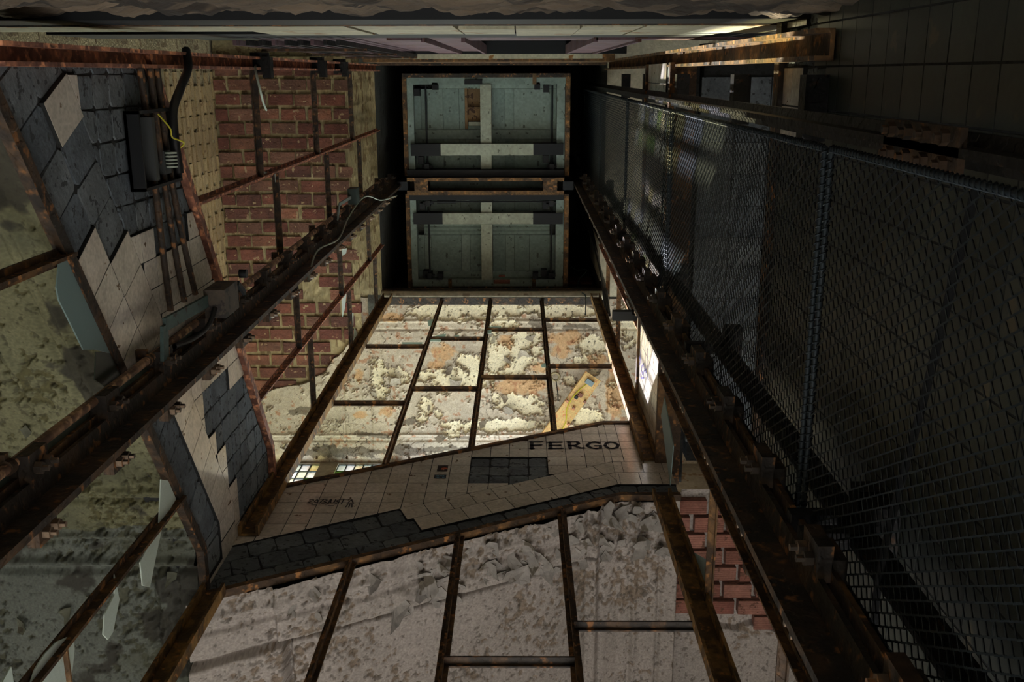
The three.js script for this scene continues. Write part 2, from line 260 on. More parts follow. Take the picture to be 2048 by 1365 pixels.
{
  const ce = structure('ceiling', 'peeling cream and grey plaster ceiling with a field of bare red bricks', 'ceiling');
  // slab above
  part(ce, 'slab', [box(WL, WR, CE + 0.06, CE + 0.3, WF, ZF - 0.08), box(WL, XL - 0.05, CE + 0.06, CE + 0.3, ZF - 0.08, 0.55), box(XR + 0.05, WR, CE + 0.06, CE + 0.3, ZF - 0.08, 0.55)], mortarTan);
  const x0 = WL, x1 = WR, z0 = WF, z1 = ZF - 0.02;
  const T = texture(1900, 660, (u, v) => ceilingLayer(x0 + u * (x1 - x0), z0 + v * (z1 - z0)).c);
  const field = reliefGeometry(640, 224, (u, v) => V(x0 + u * (x1 - x0), CE, z0 + v * (z1 - z0)), (u, v) => {
    const x = x0 + u * (x1 - x0), z = z0 + v * (z1 - z0), e = plasterEdge(x) + 0.10 * (fbm(x * 6, z * 6, 4) - 0.5);
    const calm = ss(-3.74, -3.62, z); return e > 0 ? calm * ceilingLayer(x, z).h : z > e ? -0.045 : calm * (ceilingLayer(x, z).h + 0.012);
  }, () => DOWN);
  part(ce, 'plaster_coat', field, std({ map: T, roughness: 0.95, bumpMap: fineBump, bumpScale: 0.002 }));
  // side strips beside the shaft
  part(ce, 'side_plaster', [box(XR + 0.02, WR, CE - 0.005, CE + 0.06, ZF, 0.5)], plasterPale);
  const strip = reliefGeometry(24, 160, (u, v) => V(-1.58 + u * 0.27, CE, ZF + 0.02 + v * 2.05), (u, v) => 0.012 + 0.03 * (fbm(u * 5, v * 40, 4) - 0.45) * ss(0, 0.25, u), () => DOWN);
  part(ce, 'mortar_strip', strip, mortarTan);
  part(ce, 'bed_mortar', reliefGeometry(120, 220, (u, v) => V(WL + u * 1.25, CE + 0.008, -2.95 + v * 3.1), (u, v) => 0.018 * (fbm(u * 30, v * 70, 3) - 0.4), () => DOWN), mortarTan);
  // the bare bricks
  let k = 0;
  for (let z = 0.08, r = 0; z > -3.0; z -= 0.129, r++) for (let x = WL + 0.03 - (r % 2) * 0.12 - rr(0, 0.03); x < -1.56; x += 0.238) {
    const xa = Math.max(WL + 0.01, x + rr(0.0, 0.008)), xb = Math.min(-1.5 - rr(0, 0.08), x + 0.222 + rr(-0.014, 0.006)); if (xb - xa < 0.06) continue;
    if (z - 0.1 < plasterEdge((xa + xb) / 2) - 0.04 && plasterEdge((xa + xb) / 2) < 0) continue;
    if (r > 11 && r < 17 && xa > -2.2 && xb < -1.8 && rnd() < 0.5) continue;               // broken-out bricks
    const d = rr(0.004, 0.02), za = z + rr(-0.004, 0.004), dz = 0.098 + rr(-0.008, 0.004);
    const g = box(xa, xb, CE - d, CE + 0.05, za - dz, za), p = g.attributes.position;
    for (let i = 0; i < p.count; i++) { const s = 0.006 * (hash(Math.round(p.getX(i) * 500), Math.round(p.getZ(i) * 500)) - 0.5); p.setX(i, p.getX(i) + s); p.setZ(i, p.getZ(i) - s * 0.7); }
    part(ce, 'brick', g, brickMats[Math.floor(rnd() * 5)]);
  }
}
function flake(c, n, size, curl, mat) {                // a curled sheet of plaster coming away: irregular outline, real thickness
  const t = V(1, 0, 0).applyAxisAngle(n, rr(0, 6.28)), b = n.clone().cross(t), N = 7, ring = [], pos = [];
  for (let i = 0; i < N; i++) { const a = i / N * 6.283 + rr(-0.25, 0.25), r = size * rr(0.35, 1.25); ring.push([Math.cos(a) * r, Math.sin(a) * r * rr(0.6, 0.95)]); }
  const P = (u, v, th) => { const q = c.clone().addScaledVector(t, u).addScaledVector(b, v); return q.addScaledVector(n, 0.004 + curl * (u + size) * (u + size) / size + th); };
  const push = (...q) => q.forEach((w) => pos.push(w.x, w.y, w.z));
  for (let i = 0; i < N; i++) {
    const [a, b2] = [ring[i], ring[(i + 1) % N]];
    for (const th of [0, 0.006]) { push(P(0, 0, th), P(a[0] * 0.5, a[1] * 0.5, th), P(b2[0] * 0.5, b2[1] * 0.5, th)); push(P(a[0] * 0.5, a[1] * 0.5, th), P(a[0], a[1], th), P(b2[0], b2[1], th)); push(P(a[0] * 0.5, a[1] * 0.5, th), P(b2[0], b2[1], th), P(b2[0] * 0.5, b2[1] * 0.5, th)); }
    push(P(a[0], a[1], 0), P(b2[0], b2[1], 0), P(b2[0], b2[1], 0.006)); push(P(a[0], a[1], 0), P(b2[0], b2[1], 0.006), P(a[0], a[1], 0.006));
  }
  const g = new THREE.BufferGeometry(); g.setAttribute('position', new THREE.Float32BufferAttribute(pos, 3));
  return metricUV(g);
}
{
  const ce = scene.getObjectByName('ceiling_001');
  for (let i = 0; i < 46; i++) {
    const x = rr(-1.5, 0.95), z = rr(-3.6, -2.12), f = ceilingLayer(x, z); if (blobs(CREAM, x, z) < -0.9) continue;
    part(ce, 'plaster_flake', flake(V(x, CE - f.h, z), DOWN, rr(0.03, 0.08), rr(0.15, 0.45)), rnd() < 0.5 ? plasterGrey : plasterPale);
  }
}

// ------------------------------------------------------------------ stair flights and landings with their worn soffits
function soffitLayer(x, z, warm) {
  const n = fbm(x * 8 + 70, z * 8 + 10, 5) - 0.5, n2 = fbm(x * 38 + 3, z * 38, 4) - 0.5;
  const cl = fbm(x * 3.5 + 20, z * 3.5 + 50, 4), lost = ss(0.60, 0.63, cl * 0.45 + fbm(x * 44, z * 44, 4) * 0.55);
  const spot = ss(0.66, 0.72, fbm(x * 60 + 9, z * 60, 3) + 0.25 * (cl - 0.5));
  const grain = fbm(x * 170, z * 170, 2);
  let c = mix([176, 167, 160], [150, 143, 136], fbm(x * 4, z * 4 + 9, 4)); c = mix(c, warm, lost * 0.6); c = mix(c, [88, 82, 75], spot * 0.5);
  return { c: c.map((q) => q * (0.86 + 0.28 * grain)), h: 0.012 - 0.014 * lost - 0.006 * spot + n * 0.010 + n2 * 0.008 };
}
const flakeMat = std({ map: greyTex([152, 147, 141], 0.3, 12, 0.8, [104, 96, 84], 0.66), roughness: 0.95, bumpMap: fineBump, bumpScale: 0.002 });
const leftFlake = std({ map: greyTex([104, 106, 92], 0.3, 12, 0.8, [80, 76, 62], 0.66), roughness: 0.95 });
const groove = (d, w, k) => k * Math.exp(-Math.pow(d / w, 2));
{
  // far flight, rising from the brick side to the mesh side, then the corner landing
  const ff = thing('stair_flight', 'stair flight with pale peeling soffit rising behind the tiled parapet with lettering', 'stairs');
  const x0 = -1.34, x1 = 2.05, z0 = -3.72, z1 = ZF - 0.008;
  const low = (x) => x < 0.5 ? 3.65 + 0.5588 * (x + 1.2) : 4.6;
  const T = texture(1500, 730, (u, v) => { const x = x0 + u * (x1 - x0), z = z0 + v * (z1 - z0); return soffitLayer(x, z, [122, 104, 84]).c; });
  const g = reliefGeometry(520, 250, (u, v) => { const x = x0 + u * (x1 - x0); return V(x, low(x) + (x > 0.80 ? 0.10 : 0), z0 + v * (z1 - z0)); }, (u, v) => {
    const x = x0 + u * (x1 - x0), z = z0 + v * (z1 - z0); let h = soffitLayer(x, z, [0, 0, 0]).h;
    if (x < 0.40) { const d = z + 2.33; h += groove(d, 0.010, -0.055) + 0.03 * ss(-0.005, 0.005, d) * ss(-1.03, -1.02, x) - 0.02 * ss(0.11, 0.125, d) + 0.016 * ss(0.14, 0.15, d); if (z < -2.33) h += 0.03 * ss(-1.0, -1.01, x) - 0.055 * Math.exp(-Math.pow((x + 0.99) / 0.010, 2)); h += groove(z + 2.14, 0.014, 0.012); }
    for (const [m, k] of [[0.33, -0.022], [0.375, 0.020], [0.40, -0.018], [0.56, -0.012], [0.585, 0.016], [0.71, -0.022]]) h += groove(x - m, 0.011, k);
    // loose, blistered zone along the parapet
    const bl = ss(-2.5, -2.2, z) * ss(0.46, 0.62, fbm(x * 5 + 3, z * 5, 3)); h += bl * 0.03 * (fbm(x * 18, z * 18, 3));
    if (x > 0.82 && x < 1.45 && z > -2.72 + 0.12 * (fbm(x * 9, 3, 2) - 0.5) - (x - 0.85) * 0.3) h = -0.03;           // plaster gone: bricks
    return h;
  }, () => DOWN);
  part(ff, 'soffit_plaster', g, std({ map: T, roughness: 0.95, bumpMap: fineBump, bumpScale: 0.002 }));
  for (let i = 0; i < 9; i++) { const xa = -1.3 + i * 0.2; part(ff, 'step', box(xa, xa + 0.2, low(xa + 0.2) + 0.06, low(xa + 0.2) + 0.22, WF + 0.01, ZF - 0.14), floorMat); }
  part(ff, 'landing_slab', box(0.72, 2.04, 4.78, 4.98, WF + 0.01, ZF - 0.14), floorMat);
  for (let i = 0; i < 90; i++) {
    const x = rr(-1.0, 0.75), z = rr(-2.34, -2.09); if (x < -0.55 && rnd() < 0.55) continue;
    part(ff, 'plaster_flake', flake(V(x, low(x) - 0.02, z), DOWN, rr(0.025, 0.075), rr(0.15, 0.5)), flakeMat);
  }
  // ribbed hollow bricks laid bare at the corner by the shaft
  let k = 0;
  for (let z = -2.1, r = 0; z > -2.95; z -= 0.094, r++) for (let x = 0.80 - (r % 2) * 0.08; x < 1.62; x += 0.168) {
    const xm = x + 0.08, lim = -2.70 - (xm - 0.85) * 0.3; if (z - 0.04 < lim || xm < 0.80) continue;
    part(ff, 'brick', box(Math.max(0.79, x + 0.004), x + 0.155 + rr(-0.01, 0), 4.672 + rr(0, 0.012), 4.76, z - 0.076 + rr(-0.004, 0.004), z), ribBrick[k++ % 3]);
  }
}
{
  // left flight rising away from the hall, and the corner landing at its head
  const lf = thing('stair_flight', 'stair flight with greenish soffit and moulded panels on the brick wall side', 'stairs');
  const x0 = WL, x1 = XL - 0.008, z0 = WF, z1 = 0.12;
  const low = (z) => 2.47 + 0.645 * Math.min(1.83, Math.max(-0.4, -z));
  const T = texture(700, 1800, (u, v) => { const x = x0 + u * (x1 - x0), z = z0 + v * (z1 - z0); const L = soffitLayer(x + 31, z + 12, [112, 100, 72]); const st = ss(0.55, 0.75, fbm(x * 2 + 5, z * 5, 4)); const k = z < -1.72 + 0.05 * (fbm(x * 8, 3, 3) - 0.5) ? [0.58, 0.64, 0.62] : [0.66, 0.69, 0.54]; const mould = ss(0.60, 0.66, fbm(x * 5 + 8, z * 5 + 3, 5)); return mix(mix(L.c.map((q, i) => q * k[i]), [78, 80, 64], st * 0.45), [46, 44, 38], mould * 0.75); });
  const g = reliefGeometry(200, 560, (u, v) => { const z = z0 + v * (z1 - z0); return V(x0 + u * (x1 - x0), low(z), z); }, (u, v) => {
    const x = x0 + u * (x1 - x0), z = z0 + v * (z1 - z0); let h = soffitLayer(x + 31, z + 12, [0, 0, 0]).h;
    if (z > -1.45) for (const [m, k] of [[-1.40, 0.02], [-1.46, -0.02], [-1.62, 0.018], [-1.66, -0.016], [-2.3, 0.02]]) h += groove(x - m, 0.012, k);
    for (const [m, k] of [[-1.50, 0.03], [-1.56, -0.03], [-1.76, 0.035], [-1.80, -0.02], [-1.90, 0.03], [-1.94, -0.03]]) h += groove(z - m, 0.016, k);
    if (z < -1.95 && x < -1.5) h -= 0.006; if (z < -1.94) for (const [m, k] of [[-1.5, -0.03], [-1.46, 0.02], [-1.40, -0.02]]) h += groove(x - m, 0.012, k);
    return h;
  }, () => DOWN);
  part(lf, 'soffit_plaster', g, std({ map: T, roughness: 0.95, bumpMap: fineBump, bumpScale: 0.002 }));
  for (let i = 0; i < 9; i++) { const s = 0.0 + i * 0.2; part(lf, 'step', box(WL + 0.02, XL - 0.14, low(-s - 0.22) + 0.06, low(-s - 0.22) + 0.22, -s - 0.22, -s), floorMat); }
  part(lf, 'landing_slab', box(WL, XL - 0.14, 3.72, 3.95, WF, -1.85), floorMat);
  for (let i = 0; i < 14; i++) { const x = rr(-2.1, -1.4), z = rr(-2.6, -0.6); part(lf, 'plaster_flake', flake(V(x, low(z) - 0.014, z), DOWN, rr(0.02, 0.05), rr(0.2, 0.5)), leftFlake); }
}
{
  // landing on the mesh side with its soffit of large square slabs
  const rl = thing('stair_landing', 'dark landing soffit of large square slabs seen behind the wire mesh', 'landing');
  part(rl, 'slab', box(0.90, WR - 0.01, 5.05, 5.22, ZF + 0.02, 0.14), jointMat);
  let k = 0;
  for (let i = 0; i < 7; i++) for (let j = 0; j < 12; j++) part(rl, 'slab_tile', box(0.885 + i * 0.172 + 0.003, 0.885 + i * 0.172 + 0.17, 5.03 + rr(0, 0.004), 5.06, -0.02 - j * 0.158 - 0.155, -0.02 - j * 0.158), mortarMats[k++ % 3]);
}

// ------------------------------------------------------------------ tiled parapets
function clip(poly, hull) {                            // Sutherland-Hodgman against a convex counter-clockwise hull
  let out = poly;
  for (let i = 0; i < hull.length && out.length; i++) {
    const [ax, ay] = hull[i], [bx, by] = hull[(i + 1) % hull.length], side = (p) => (bx - ax) * (p[1] - ay) - (by - ay) * (p[0] - ax), inp = out; out = [];
    for (let k = 0; k < inp.length; k++) { const p = inp[k], q = inp[(k + 1) % inp.length], a = side(p), b = side(q); if (a >= 0) out.push(p); if ((a >= 0) !== (b >= 0)) { const t = a / (a - b); out.push([p[0] + (q[0] - p[0]) * t, p[1] + (q[1] - p[1]) * t]); } }
  }
  return out;
}
const area = (p) => { let s = 0; for (let i = 0; i < p.length; i++) { const a = p[i], b = p[(i + 1) % p.length]; s += a[0] * b[1] - b[0] * a[1]; } return s / 2; };
// a tile (glazed, proud) or the ribbed mortar pad a fallen tile left behind
function facing(parent, poly, to, tile, mats, gap = 0.0022) {
  if (poly.length < 3 || Math.abs(area(poly)) < 6e-4) return;
  if (tile) { const bed = (parent.userData.bed ??= []), q = poly.map((p) => [to(p[0], p[1], 0), to(p[0], p[1], 0.0126)]); for (let i = 0; i < q.length; i++) { const j = (i + 1) % q.length; bed.push(q[i][0], q[j][0], q[j][1], q[i][0], q[j][1], q[i][1]); if (i > 0 && i < q.length - 1) bed.push(q[0][1], q[i][1], q[i + 1][1]); } }
  let cx = 0, cy = 0; for (const p of poly) { cx += p[0]; cy += p[1]; } cx /= poly.length; cy /= poly.length;
  const shrink = (p, g) => { const d = Math.hypot(p[0] - cx, p[1] - cy), f = Math.max(0.3, 1 - g / d); return [cx + (p[0] - cx) * f, cy + (p[1] - cy) * f]; };
  const pos = [], push = (...q) => q.forEach((w) => pos.push(w.x, w.y, w.z)), n = poly.length;
  const lift = tile ? 0.0132 + rr(0, 0.0007) : 0.005 + rr(-0.002, 0.002), wob = () => tile ? 0 : rr(-0.004, 0.004);
  let lo = poly.map((p) => shrink(p, tile ? gap : 0.003)).map((p) => [p[0] + wob(), p[1] + wob()]);
  if (!tile) { const q = []; for (let i = 0; i < lo.length; i++) { const a = lo[i], b = lo[(i + 1) % lo.length], l = Math.hypot(b[0] - a[0], b[1] - a[1]), c = Math.min(0.3, 0.014 / l); q.push([a[0] + (b[0] - a[0]) * c, a[1] + (b[1] - a[1]) * c], [b[0] + (a[0] - b[0]) * c, b[1] + (a[1] - b[1]) * c]); } lo = q; }
  const hi = lo.map((p) => shrink(p, tile ? 0.0006 : 0.002)), tx = rr(-0.01, 0.01) * (tile ? 0.25 : 1), ty = rr(-0.01, 0.01) * (tile ? 0.25 : 1), H = (p) => to(p[0], p[1], lift + (p[0] - cx) * tx + (p[1] - cy) * ty), m = lo.length;
  for (let i = 0; i < m; i++) { const j = (i + 1) % m, a = to(lo[i][0], lo[i][1], 0), b = to(lo[j][0], lo[j][1], 0), c = H(hi[j]), d = H(hi[i]); push(a, b, c, a, c, d); push(to(cx, cy, lift), d, c); }
  const g = new THREE.BufferGeometry(); g.setAttribute('position', new THREE.Float32BufferAttribute(pos, 3));
  const mm = mats[Math.floor(rnd() * mats.length)];
  return part(parent, tile ? 'tile' : 'mortar_pad', metricUV(g), mm);
}
function groutBed(P) { const g = new THREE.BufferGeometry(); g.setAttribute('position', new THREE.Float32BufferAttribute(P.userData.bed.flatMap((v) => [v.x, v.y, v.z]), 3)); delete P.userData.bed; part(P, 'grout_bed', metricUV(g), jointMat).userData.kind = 'stuff'; }
// strokes of paint or marker as flat ribbons on a face
function strokes(list, w, to, lift = 0.0155) {
  const pos = [], push = (...q) => q.forEach((p) => { const v = to(p[0], p[1], lift); pos.push(v.x, v.y, v.z); });
  const disc = (p, r) => { for (let i = 0; i < 8; i++) { const a = i / 8 * 6.2832, b = (i + 1) / 8 * 6.2832; push(p, [p[0] + r * Math.cos(a), p[1] + r * Math.sin(a)], [p[0] + r * Math.cos(b), p[1] + r * Math.sin(b)]); } };
  for (const s of list) for (let i = 0; i < s.length; i++) {
    disc(s[i], w / 2); if (i === s.length - 1) continue;
    const [a, b] = [s[i], s[i + 1]], d = Math.hypot(b[0] - a[0], b[1] - a[1]) || 1, nx = -(b[1] - a[1]) / d * w / 2, ny = (b[0] - a[0]) / d * w / 2;
    push([a[0] + nx, a[1] + ny], [a[0] - nx, a[1] - ny], [b[0] - nx, b[1] - ny]); push([a[0] + nx, a[1] + ny], [b[0] - nx, b[1] - ny], [b[0] + nx, b[1] + ny]);
  }
  const g = new THREE.BufferGeometry(); g.setAttribute('position', new THREE.Float32BufferAttribute(pos, 3));
  return metricUV(g);
}
const TW = 0.104, TH = 0.121;
{
  // far parapet
  const P = thing('tiled_parapet', 'white tiled stair parapet with painted FERGO lettering and a patch of missing tiles', 'parapet');
  const to = (x, y, l) => V(x, y, ZF + l), xa = -1.30, xb = 0.80, HB = 0.44, HT = 1.03;
  const line = (t) => (x) => baseFar(x) + t;
  const core = [[xa, baseFar(xa)], [0.5, baseFar(0.5)], [xb, baseFar(xb)], [xb, 4.61 + 1.07], [0.5, 4.61 + 1.07], [xa, baseFar(xa) + 1.05]];
  part(P, 'core', plate(core.map(([x, y]) => V(x, y, ZF)), V(0, 0, -1), 0.13), jointMat);
  const pieces = [[xa, 0.5], [0.5, xb]];
  const hull = (a, b, t0, t1) => [[a, line(t0)(a + 1e-6)], [b, line(t0)(b - 1e-6)], [b, line(t1)(b - 1e-6)], [a, line(t1)(a + 1e-6)]];
  for (let r = -20; r < 20; r++) for (let c = -12; c < 12; c++) {
    const x = -0.268 + c * TW, y = 4.756 + r * TH, cell = [[x, y], [x + TW, y], [x + TW, y + TH], [x, y + TH]];
    const gone = c >= 0 && c < 4 && r >= 0 && r < 3;
    // one piece across the bend: clip to the tiled field, drawn as a union of two convex parts
    if (x + TW <= 0.5 || x >= 0.5) facing(P, clip(cell, hull(...(x >= 0.5 ? pieces[1] : pieces[0]), HB, HT)), to, !gone, gone ? mortarMats : tileMats);
    else for (const pc of pieces) facing(P, clip(cell, hull(...pc, HB, HT)), to, true, tileMats);
  }
  // border courses that follow the slope
  const k = 0.5588, len = 1 / Math.hypot(1, k);
  for (const [t0, t1, row] of [[0.03, 0.135, 0], [0.135, 0.29, 1], [0.29, HB, 2]]) {
    for (let c = 0; c < 30; c++) {
      const x = xa - 0.05 + c * 0.108 + row * 0.03, sk = -0.05, y = (q, t) => baseFar(q) + t;
      const cell = x < 0.5 + 0.06 ? [[x, 3.66 + k * (x + 1.2) + t0], [x + 0.108, 3.66 + k * (x + 0.108 + 1.2) + t0], [x + 0.108 + sk * (t1 - t0) / 0.15, 3.66 + k * (x + 0.108 + sk * (t1 - t0) / 0.15 + 1.2) + t1], [x + sk * (t1 - t0) / 0.15, 3.66 + k * (x + sk * (t1 - t0) / 0.15 + 1.2) + t1]] : null;
      if (cell) { const tile = row > 0 && !(x < -0.60 + (row === 2 ? 0 : 0.05)); facing(P, clip(cell, hull(xa, 0.5, t0, t1)), to, tile, tile ? tileMats : mortarMats); }
      if (x + 0.108 > 0.5 && x < xb) { const cl = [[x, 4.61 + t0], [x + 0.108, 4.61 + t0], [x + 0.108, 4.61 + t1], [x, 4.61 + t1]]; facing(P, clip(cl, hull(0.5, xb, t0, t1)), to, row > 0, row > 0 ? tileMats : mortarMats); }
    }
  }
  groutBed(P);
  const edge = (t) => [sweep(rectP(0.034, 0.035), V(xa, baseFar(xa) + t, ZF + 0.008), V(0.5, baseFar(0.5) + t, ZF + 0.008), V(0, 0, 1), V(0, 1, 0)), sweep(rectP(0.034, 0.035), V(0.5, 4.61 + t, ZF + 0.008), V(xb, 4.61 + t, ZF + 0.008), V(0, 0, 1), V(0, 1, 0))];
  part(P, 'top_angle', edge(1.05), rust, 'rusty steel angle along the top of the parapet');
  part(P, 'bottom_angle', edge(-0.008), rust, 'rusty steel angle along the foot of the parapet');
  // FERGO
  const L = [];
  const put = (x0, x1, pts) => pts.forEach((s) => L.push(s.map(([u, v]) => [x0 + u * (x1 - x0), 5.24 + v * 0.107])));
  put(0.059, 0.124, [[[0.1, 0], [0.1, 1], [0.05, 0.98]], [[0, 0.97], [1, 1]], [[0.1, 0.5], [0.9, 0.54]], [[0.02, 0], [0.22, 0.02]]]);
  put(0.162, 0.236, [[[0.15, 0], [0.12, 0.95]], [[0, 0.92], [1, 0.95]], [[0.1, 0.47], [0.85, 0.5]], [[0.02, 0.02], [1, 0.05]]]);
  put(0.270, 0.358, [[[0.12, 0], [0.1, 1]], [[0, 0.97], [0.62, 1], [0.72, 0.75], [0.5, 0.5], [0.15, 0.45]], [[0.4, 0.45], [0.8, 0.08], [1, 0.1]]]);
  put(0.376, 0.458, [[[0.9, 0.85], [0.6, 0.98], [0.25, 0.85], [0.05, 0.5], [0.25, 0.12], [0.6, 0], [0.92, 0.12], [0.95, 0.45], [0.6, 0.42]]]);
  put(0.478, 0.553, [[[0.5, 0.95], [0.15, 0.8], [0.02, 0.45], [0.2, 0.1], [0.55, 0], [0.9, 0.2], [1, 0.55], [0.8, 0.88], [0.5, 0.95]]]);
  part(P, 'painted_lettering', strokes(L, 0.020, to), ink, 'black painted capitals reading FERGO');
  // small marker scribble 2073JUST and its sign
  const S = [[[-1.018, 4.576], [-0.912, 4.577]]], sc = (x, y, w, h, pts) => pts.forEach((s) => S.push(s.map(([u, v]) => [x + u * w, y + v * h])));
  sc(-1.047, 4.50, 0.03, 0.05, [[[0.2, 0.8], [0.7, 1], [0.9, 0.7], [0, 0.1], [1, 0]]]);
  sc(-1.013, 4.505, 0.018, 0.04, [[[0.5, 1], [0, 0.5], [0.5, 0], [1, 0.5], [0.5, 1]]]);
  sc(-0.992, 4.50, 0.02, 0.05, [[[0, 1], [1, 0.95], [0.3, 0]]]);
  sc(-0.972, 4.495, 0.02, 0.055, [[[0, 1], [1, 0.8], [0.3, 0.5], [1, 0.3], [0, 0]]]);
  sc(-0.952, 4.485, 0.016, 0.06, [[[0.8, 1], [0.7, 0.2], [0, 0]]]);
  sc(-0.934, 4.50, 0.022, 0.05, [[[0, 1], [0.1, 0.1], [0.8, 0.1], [1, 1]]]);
  sc(-0.908, 4.49, 0.018, 0.055, [[[1, 1], [0, 0.75], [0.9, 0.4], [0, 0]]]);
  sc(-0.886, 4.495, 0.034, 0.055, [[[-0.2, 0.95], [1.2, 1]], [[0.4, 0.97], [0.3, 0]]]);
  sc(-0.848, 4.455, 0.03, 0.09, [[[0.5, 1], [0, 0.5], [1, 0.5], [0.5, 1]], [[0.15, 0.35], [0, 0]], [[0.5, 0.35], [0.5, 0]], [[0.85, 0.35], [1, 0]]]);
  sc(-1.018, 4.475, 0.02, 0.01, [[[0, 0.5], [1, 0.5]]]); sc(-0.935, 4.468, 0.025, 0.01, [[[0, 0.5], [1, 0.5]]]);
  part(P, 'marker_scribble', strokes(S, 0.0062, to), ink, 'thin black marker scribble 2073JUST with a small sign');
  // two stickers
  const stick = (x0, x1, y0, y1, f, label) => { const g = new THREE.PlaneGeometry(x1 - x0, y1 - y0).translate((x0 + x1) / 2, (y0 + y1) / 2, ZF + 0.0158); part(P, 'sticker', g, std({ map: texture(128, 96, f), roughness: 0.5 }), label); };
  stick(-0.442, -0.386, 4.905, 4.989, (u, v) => { const d = Math.hypot((u - 0.55) * 1.4 + 0.2 * Math.sin(v * 9), (v - 0.5) * 2.2); return d < 0.42 && v < 0.45 + 0.35 * u ? [178, 92, 60] : Math.hypot(u - 0.62, v - 0.32) < 0.05 ? [230, 220, 200] : [26, 16, 18]; }, 'black sticker with a small red mark');
  stick(-0.450, -0.387, 4.812, 4.860, (u, v) => { const top = v > 0.55, i = Math.floor(u * (top ? 7 : 9)), f = (u * (top ? 7 : 9)) % 1; const on = u > 0.1 && u < 0.9 && (top ? v > 0.68 && v < 0.86 : v > 0.18 && v < 0.42) && f > 0.2 && f < 0.8 && (hash(i, top ? 1 : 2) > 0.3 || f < 0.45); return on ? [104, 160, 176] : [20, 34, 56]; }, 'navy sticker with two rows of tiny pale print');
}
{
  // left parapet
  const P = thing('tiled_parapet', 'stair parapet on the brick wall side with many tiles fallen off', 'parapet');
  const to = (s, y, l) => V(XL + l, y, -s), sa = -0.08, sm = 1.86, sb = 2.06, HB = 0.44, HT = 1.08;
  const core = [[sa, baseLeft(sa)], [sm, baseLeft(sm)], [sb, baseLeft(sb)], [sb, baseLeft(sb) + 1.14], [sm, baseLeft(sm) + 1.13], [sa, baseLeft(sa) + 1.12]];
  part(P, 'core', plate(core.map(([s, y]) => V(XL, y, -s)), V(-1, 0, 0), 0.13), jointMat);
  part(P, 'corner_pier', box(XL - 0.13, XL, baseLeft(2) + 0.05, baseLeft(2) + 1.14, -2.18, -2.06), jointMat);
  const hull = (t0, t1) => [[sa, baseLeft(sa) + t0], [sm, baseLeft(sm) + t0], [sm, baseLeft(sm) + t1], [sa, baseLeft(sa) + t1]];
  const hull2 = (t0, t1) => [[sm, baseLeft(sm) + t0], [sb, baseLeft(sm) + t0], [sb, baseLeft(sm) + t1], [sm, baseLeft(sm) + t1]];
  const lost = (s, y) => { const t = y - baseLeft(s); if (t < HB) return s > 0 && s < 0.1 && t > 0.3 ? false : s < 0.53 - (t - 0.2) * 0.2 || (s > 1.12 && t < 0.21); if (s > 0 && s < 0.1 && y < 3.0) return false; if (s < 0.51) return true; if (s < 0.62 && y > 3.5 && y < 3.79) return true; return s > 1.2 + Math.max(0, 0.55 - t) && t > 0.5 && !(t > 0.92 && s < 1.35); };
  for (let r = 0; r < 26; r++) for (let c = -1; c < 22; c++) {
    const s = c * TW, y = 2.62 + r * TH, cell = [[s, y], [s + TW, y], [s + TW, y + TH], [s, y + TH]], gone = lost(s + TW / 2, y + TH / 2);
    for (const h of [hull(HB, HT), hull2(HB, HT)]) { const q = clip(cell, h); if (q.length) facing(P, q, to, !gone, gone ? mortarMats : tileMats); }
  }
  for (const [t0, t1, row] of [[0.03, 0.225, 0], [0.225, HB, 1]]) for (let c = 0; c < 20; c++) {
    const s = -0.1 + c * 0.125 + row * 0.05, cell = [[s, 2.48 + 0.645 * s + t0], [s + 0.125, 2.48 + 0.645 * (s + 0.125) + t0], [s + 0.125 - 0.08, 2.48 + 0.645 * (s + 0.045) + t1], [s - 0.08, 2.48 + 0.645 * (s - 0.08) + t1]];
    const gone = lost(s + 0.02, 2.48 + 0.645 * (s + 0.02) + (t0 + t1) / 2); facing(P, clip(cell, hull(t0, t1)), to, !gone, gone ? mortarMats : tileMats);
    if (s > sm - 0.1 && s < sb) facing(P, clip([[s, baseLeft(sm) + t0], [s + 0.12, baseLeft(sm) + t0], [s + 0.12, baseLeft(sm) + t1], [s, baseLeft(sm) + t1]], hull2(t0, t1)), to, !gone, gone ? mortarMats : tileMats);
  }
  groutBed(P);
  const edge = (t, w) => [sweep(rectP(w, 0.05), V(XL + 0.008, baseLeft(sa) + t, -sa), V(XL + 0.008, baseLeft(sm) + t, -sm), V(1, 0, 0), V(0, 1, 0)), sweep(rectP(w, 0.04), V(XL + 0.008, baseLeft(sm) + t, -sm), V(XL + 0.008, baseLeft(sm) + t, -sb), V(1, 0, 0), V(0, 1, 0))];
  part(P, 'top_angle', edge(1.12, 0.045), rustPinkLit, 'rusty steel angle along the sloping top');
  part(P, 'bottom_angle', edge(-0.012, 0.032), rustDark, 'rusty steel angle along the sloping foot');
}
